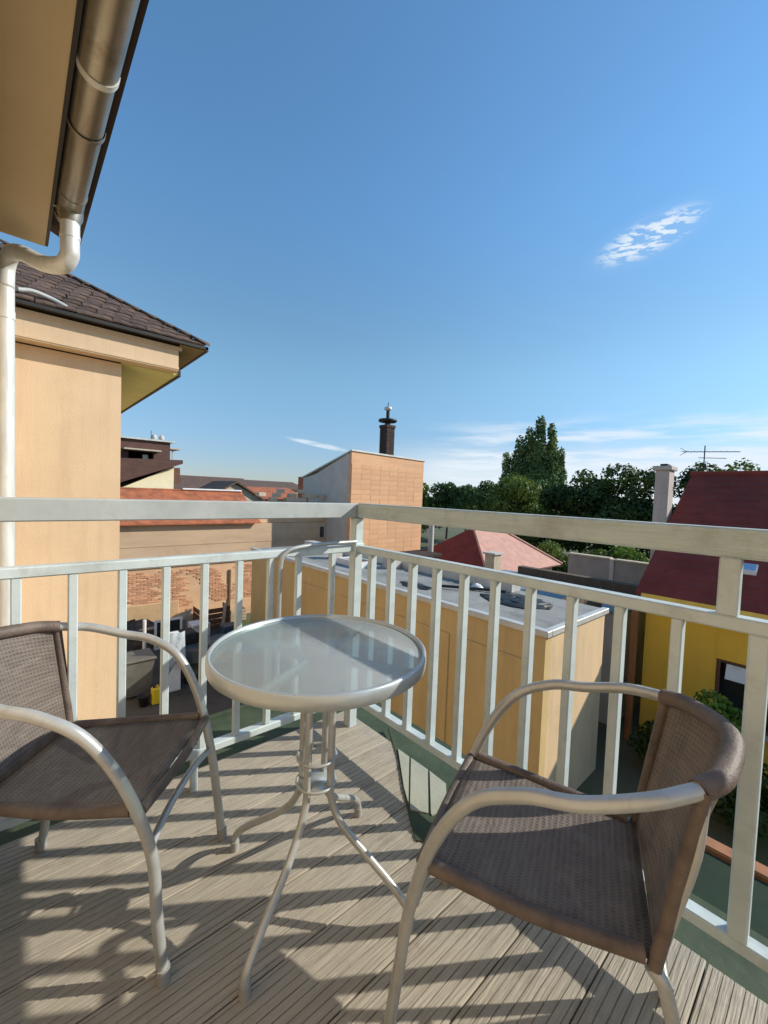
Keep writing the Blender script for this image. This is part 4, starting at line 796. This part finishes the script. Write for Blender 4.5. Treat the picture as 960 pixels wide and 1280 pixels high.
for k, (lb, a, b_, w, h) in enumerate([('stack of dark plant pots against the black cabinet', 3.5, 12.6, .17, .5), ('single large black plant pot in front of the window frame', 4.15, 13.9, .24, .42), ('small black plant pot by the yellow canister', 2.45, 11.6, .14, .25), ('wide black tub left of the washing machine', 4.2, 14.5, .32, .38)]):
    t = thing('plant_pot', lb, 'pot', (a, b_, yz), 'black pots in the yard')
    MB().lathe([(0, yz), (w*.72, yz), (w, yz+h), (w*1.08, yz+h), (w*1.08, yz+h*1.08), (w*.98, yz+h*1.08), (w*.9, yz+h*.9), (0, yz+h*.88)], (a, b_, 0), 16).build('pot', m_black, t)
    MB().lathe([(0, yz+h*.885), (w*.88, yz+h*.885)], (a, b_, 0), 16).build('soil', m_tarp, t)
# ------------------------------------------------------------------ trees and shrubs
def leaves(lobes, n, size, seed):
    r = np.random.default_rng(seed); vol = np.array([l[1][0]*l[1][1]+l[1][1]*l[1][2] for l in lobes]); pr = vol/vol.sum()
    idx = r.choice(len(lobes), n, p=pr); C = np.array([l[0] for l in lobes])[idx]; Rr = np.array([l[1] for l in lobes])[idx]
    d = r.normal(size=(n, 3)); d /= np.linalg.norm(d, axis=1)[:, None]; rad = r.uniform(.55, 1.08, n)**.8
    bumpy = 1+.16*np.sin(7*d[:, 0]+3*idx)*np.sin(6*d[:, 1]+idx)*np.cos(5*d[:, 2])
    P = C+d*Rr*(rad*bumpy)[:, None]
    a = d+r.normal(size=(n, 3))*.55; a /= np.linalg.norm(a, axis=1)[:, None]; t = np.cross(a, r.normal(size=(n, 3))); t /= np.linalg.norm(t, axis=1)[:, None]; b = np.cross(a, t)
    s = size*r.uniform(.6, 1.4, n)[:, None]
    V = np.stack([P-t*s, P-b*s*.55, P+t*s, P+b*s*.55], 1).reshape(-1, 3); return V
def leaf_obj(name, V, m, parent):
    me = bpy.data.meshes.new(name); n = len(V)//4; me.vertices.add(len(V)); me.vertices.foreach_set('co', (V-np.array(parent.location)).astype(np.float32).ravel())
    me.loops.add(n*4); me.loops.foreach_set('vertex_index', np.arange(n*4, dtype=np.int32)); me.polygons.add(n); me.polygons.foreach_set('loop_start', np.arange(0, n*4, 4, dtype=np.int32)); me.polygons.foreach_set('loop_total', np.full(n, 4, dtype=np.int32))
    me.materials.append(m); me.update(calc_edges=True); me.validate(); o = bpy.data.objects.new(name, me); S.collection.objects.link(o); o.parent = parent; return o
def tree(name, label, x, y, top, width, m, n=5000, leaf=.16, seed=1, base=.30, group=None, cat='tree', flat=1.0):
    r = random.Random(seed); t = thing(name, label, cat, (x, y, G), group); H_ = top-G; w = width/2
    MB().tube(spline([(x, y, G-.1), (x+r.uniform(-.1, .1)*w, y, G+H_*.35), (x+r.uniform(-.2, .2)*w, y+r.uniform(-.1, .1)*w, G+H_*.8)], 4), [.05*H_*.45*(1-.085*i) for i in range(9)], 9).build('trunk', m_trunk, t)
    lb = []
    for i in range(13):
        a = r.uniform(0, 2*PI); q = r.uniform(0, 1)**.5*.62; zz = r.uniform(base+.12, .86)
        k = math.sqrt(max(.15, 1-((zz-.5)/.55)**2)); rr = w*r.uniform(.34, .52)
        lb.append(((x+w*q*k*math.cos(a), y+w*q*k*math.sin(a), G+H_*zz), (rr, rr, rr*.78*flat)))
    lb.append(((x, y, G+H_*.88), (w*.42, w*.42, H_*.12)))
    mb = MB()
    for i in range(0, 9, 2):
        c, q = lb[i]; MB_pts = [(x, y, G+H_*.3), tuple((Vector((x, y, G+H_*.4)).lerp(Vector(c), .5))), c]; mb.tube(spline(MB_pts, 3), [.05*w*(1-.12*j) for j in range(7)], 6)
    mb.build('limb', m_trunk, t)
    leaf_obj('crown', leaves(lb, n, leaf, seed), m, t)
    return t
def poplar(label, x, y, top, width, n, seed):
    r = random.Random(seed); t = thing('poplar_tree', label, 'tree', (x, y, G), 'poplars in the tall clump'); H_ = top-G; w = width/2
    MB().tube([(x, y, G-.1), (x, y, G+H_*.5), (x, y, G+H_*.95)], [.22, .14, .03], 9).build('trunk', m_trunk, t); lb = []
    for i in range(16):
        z = .16+.82*i/15; k = math.sin(PI*min(1, (z+.05))**1.3)**.55 if z < .97 else .3
        k = max(.34, (1-z)**.5*1.18 if z > .45 else .9)
        a = r.uniform(0, 2*PI); lb.append(((x+.2*w*k*math.cos(a), y+.2*w*k*math.sin(a), G+H_*z*.985), (w*k*r.uniform(.65, .9), w*k*r.uniform(.65, .9), H_*.075)))
    leaf_obj('crown', leaves(lb, n, .15, seed), m_poplar, t)
def pd(dx, dy, d): return dx*d, dy*d
for i, (lb, az_, d, sl_, w, n) in enumerate([('leftmost poplar of the clump, lowest', 57.9, 40.5, .102, 2.9, 5500), ('second poplar from the left in the clump', 59.3, 40, .138, 3.3, 8000), ('third poplar from the left in the clump, almost as tall as the tallest', 60.7, 40.4, .158, 3.6, 9000), ('tallest poplar near the middle of the clump', 61.95, 40, .182, 3.3, 9500), ('poplar right of the tallest one in the clump', 63.2, 40.3, .166, 3.0, 8500), ('rightmost poplar of the clump, shorter', 64.5, 40.7, .112, 2.3, 5000)]):
    poplar(lb, d*math.sin(R(az_)), d*math.cos(R(az_)), CZ+sl_*.97*d, w, n, 20+i)
T = [
 ('broad_tree', 'round yellow-green tree in front of the poplars', 58.9, 33, .060, 4.6, m_leaf_mid, 7000, .13),
 ('broad_tree', 'dark rounded tree just right of the poplars', 67.3, 36, .070, 4.8, m_leaf_dark, 6500, .15),
 ('broad_tree', 'highest dark tree between the poplars and the pale chimney', 71.0, 36, .083, 6.0, m_leaf_dark, 8000, .15),
 ('broad_tree', 'dark tree directly left of the pale chimney', 74.8, 35, .077, 5.0, m_leaf_dark, 7000, .15),
 ('broad_tree', 'tree crown showing over the left end of the dark red ridge', 79.0, 37, .085, 5.4, m_leaf_dark, 5000, .15),
 ('broad_tree', 'tree behind the dark red ridge under the aerial', 82.2, 38, .088, 4.6, m_leaf_mid, 4000, .15),
 ('broad_tree', 'tree at the right edge behind the dark red ridge', 86.6, 36, .096, 3.6, m_leaf_mid, 3500, .15),
 ('broad_tree', 'distant tree immediately right of the clay-block building', 46.6, 58, .033, 6.5, m_leaf_mid, 4500, .22),
 ('broad_tree', 'second distant tree right of the clay-block building', 50.4, 56, .036, 5.6, m_leaf_dark, 4500, .22),
 ('broad_tree', 'third distant tree right of the clay-block building', 53.0, 54, .030, 5.6, m_leaf_dark, 4500, .22),
 ('broad_tree', 'dark tree left behind the round yellow-green tree', 55.6, 46, .040, 5.6, m_leaf_dark, 5500, .18),
 ('broad_tree', 'low dark tree behind the round yellow-green tree', 60.8, 38, .045, 5.0, m_leaf_dark, 4500, .17),
 ('broad_tree', 'low dark tree in the gap below the poplars', 64.4, 36, .040, 4.6, m_leaf_dark, 4500, .17),
]
for i, (nm, lb, az_, d, sl_, w, m, n, lf) in enumerate(T):
    tree(nm, lb, d*math.sin(R(az_)), d*math.cos(R(az_)), CZ+sl_*d, w, m, n, lf, 50+i, base=.12, group='trees on the skyline')
for i, az_ in enumerate((57.5, 60.5, 63.4, 66.3, 69.2, 72.0, 75.0, 78)):
    d = 27+.4*(i % 2); lbs = ['bright green shrub at the far left of the hedge row', 'bright shrub, second in the hedge row behind the red hip roof', 'bright shrub, third in the hedge row', 'bright shrub, fourth in the hedge row, above the garden wall', 'bright shrub, fifth in the hedge row, above the garden wall pier', 'bright shrub, sixth in the hedge row', 'bright shrub, seventh in the hedge row by the yellow house', 'last bright shrub of the hedge row, behind the dark red roof']
    tree('hedge_shrub', lbs[i], d*math.sin(R(az_)), d*math.cos(R(az_)), -1.9+.35*(i % 3), 2.9, m_leaf_bright if i % 2 else m_leaf_mid, 2500, .10, 90+i, base=.0, group='shrubs in the hedge row', cat='shrub')
tree('leafy_bush', 'yellow-green leafy bush under the window of the yellow house', 10.1, 1.58, -2.38, 1.3, m_leaf_bright, 2600, .06, 120, base=.25, cat='bush')
tree('leafy_bush', 'low dark bush at the foot of the yellow house', 10.2, 2.3, -3.4, 1.3, m_leaf_dark, 1600, .06, 121, base=.0, cat='bush')
tree('leafy_bush', 'low olive bush right of the yellow-green bush', 9.6, 1.0, -3.4, 1.6, m_leaf_dark, 1800, .06, 122, base=.0, cat='bush')
# distant woods closing the horizon
V = []; r = np.random.default_rng(3)
for i in range(150):
    a = R(-25+i*.95); d = 150+r.uniform(-15, 25); h = r.uniform(6.0, 8.0); V.append(((d*math.sin(a), d*math.cos(a), G+h*.45), (3.6, 3.6, h*.52)))
me_par = thing('tmp', 'x', 'x'); ob_ = leaf_obj('distant_woods', leaves(V, 26000, .55, 4), m_leaf_dark, me_par); ob_.parent = None; bpy.data.objects.remove(me_par); ob_['kind'] = 'stuff'; ob_['label'] = 'distant belt of dark woodland along the horizon'; ob_['category'] = 'woodland'
bpy.context.view_layer.update()
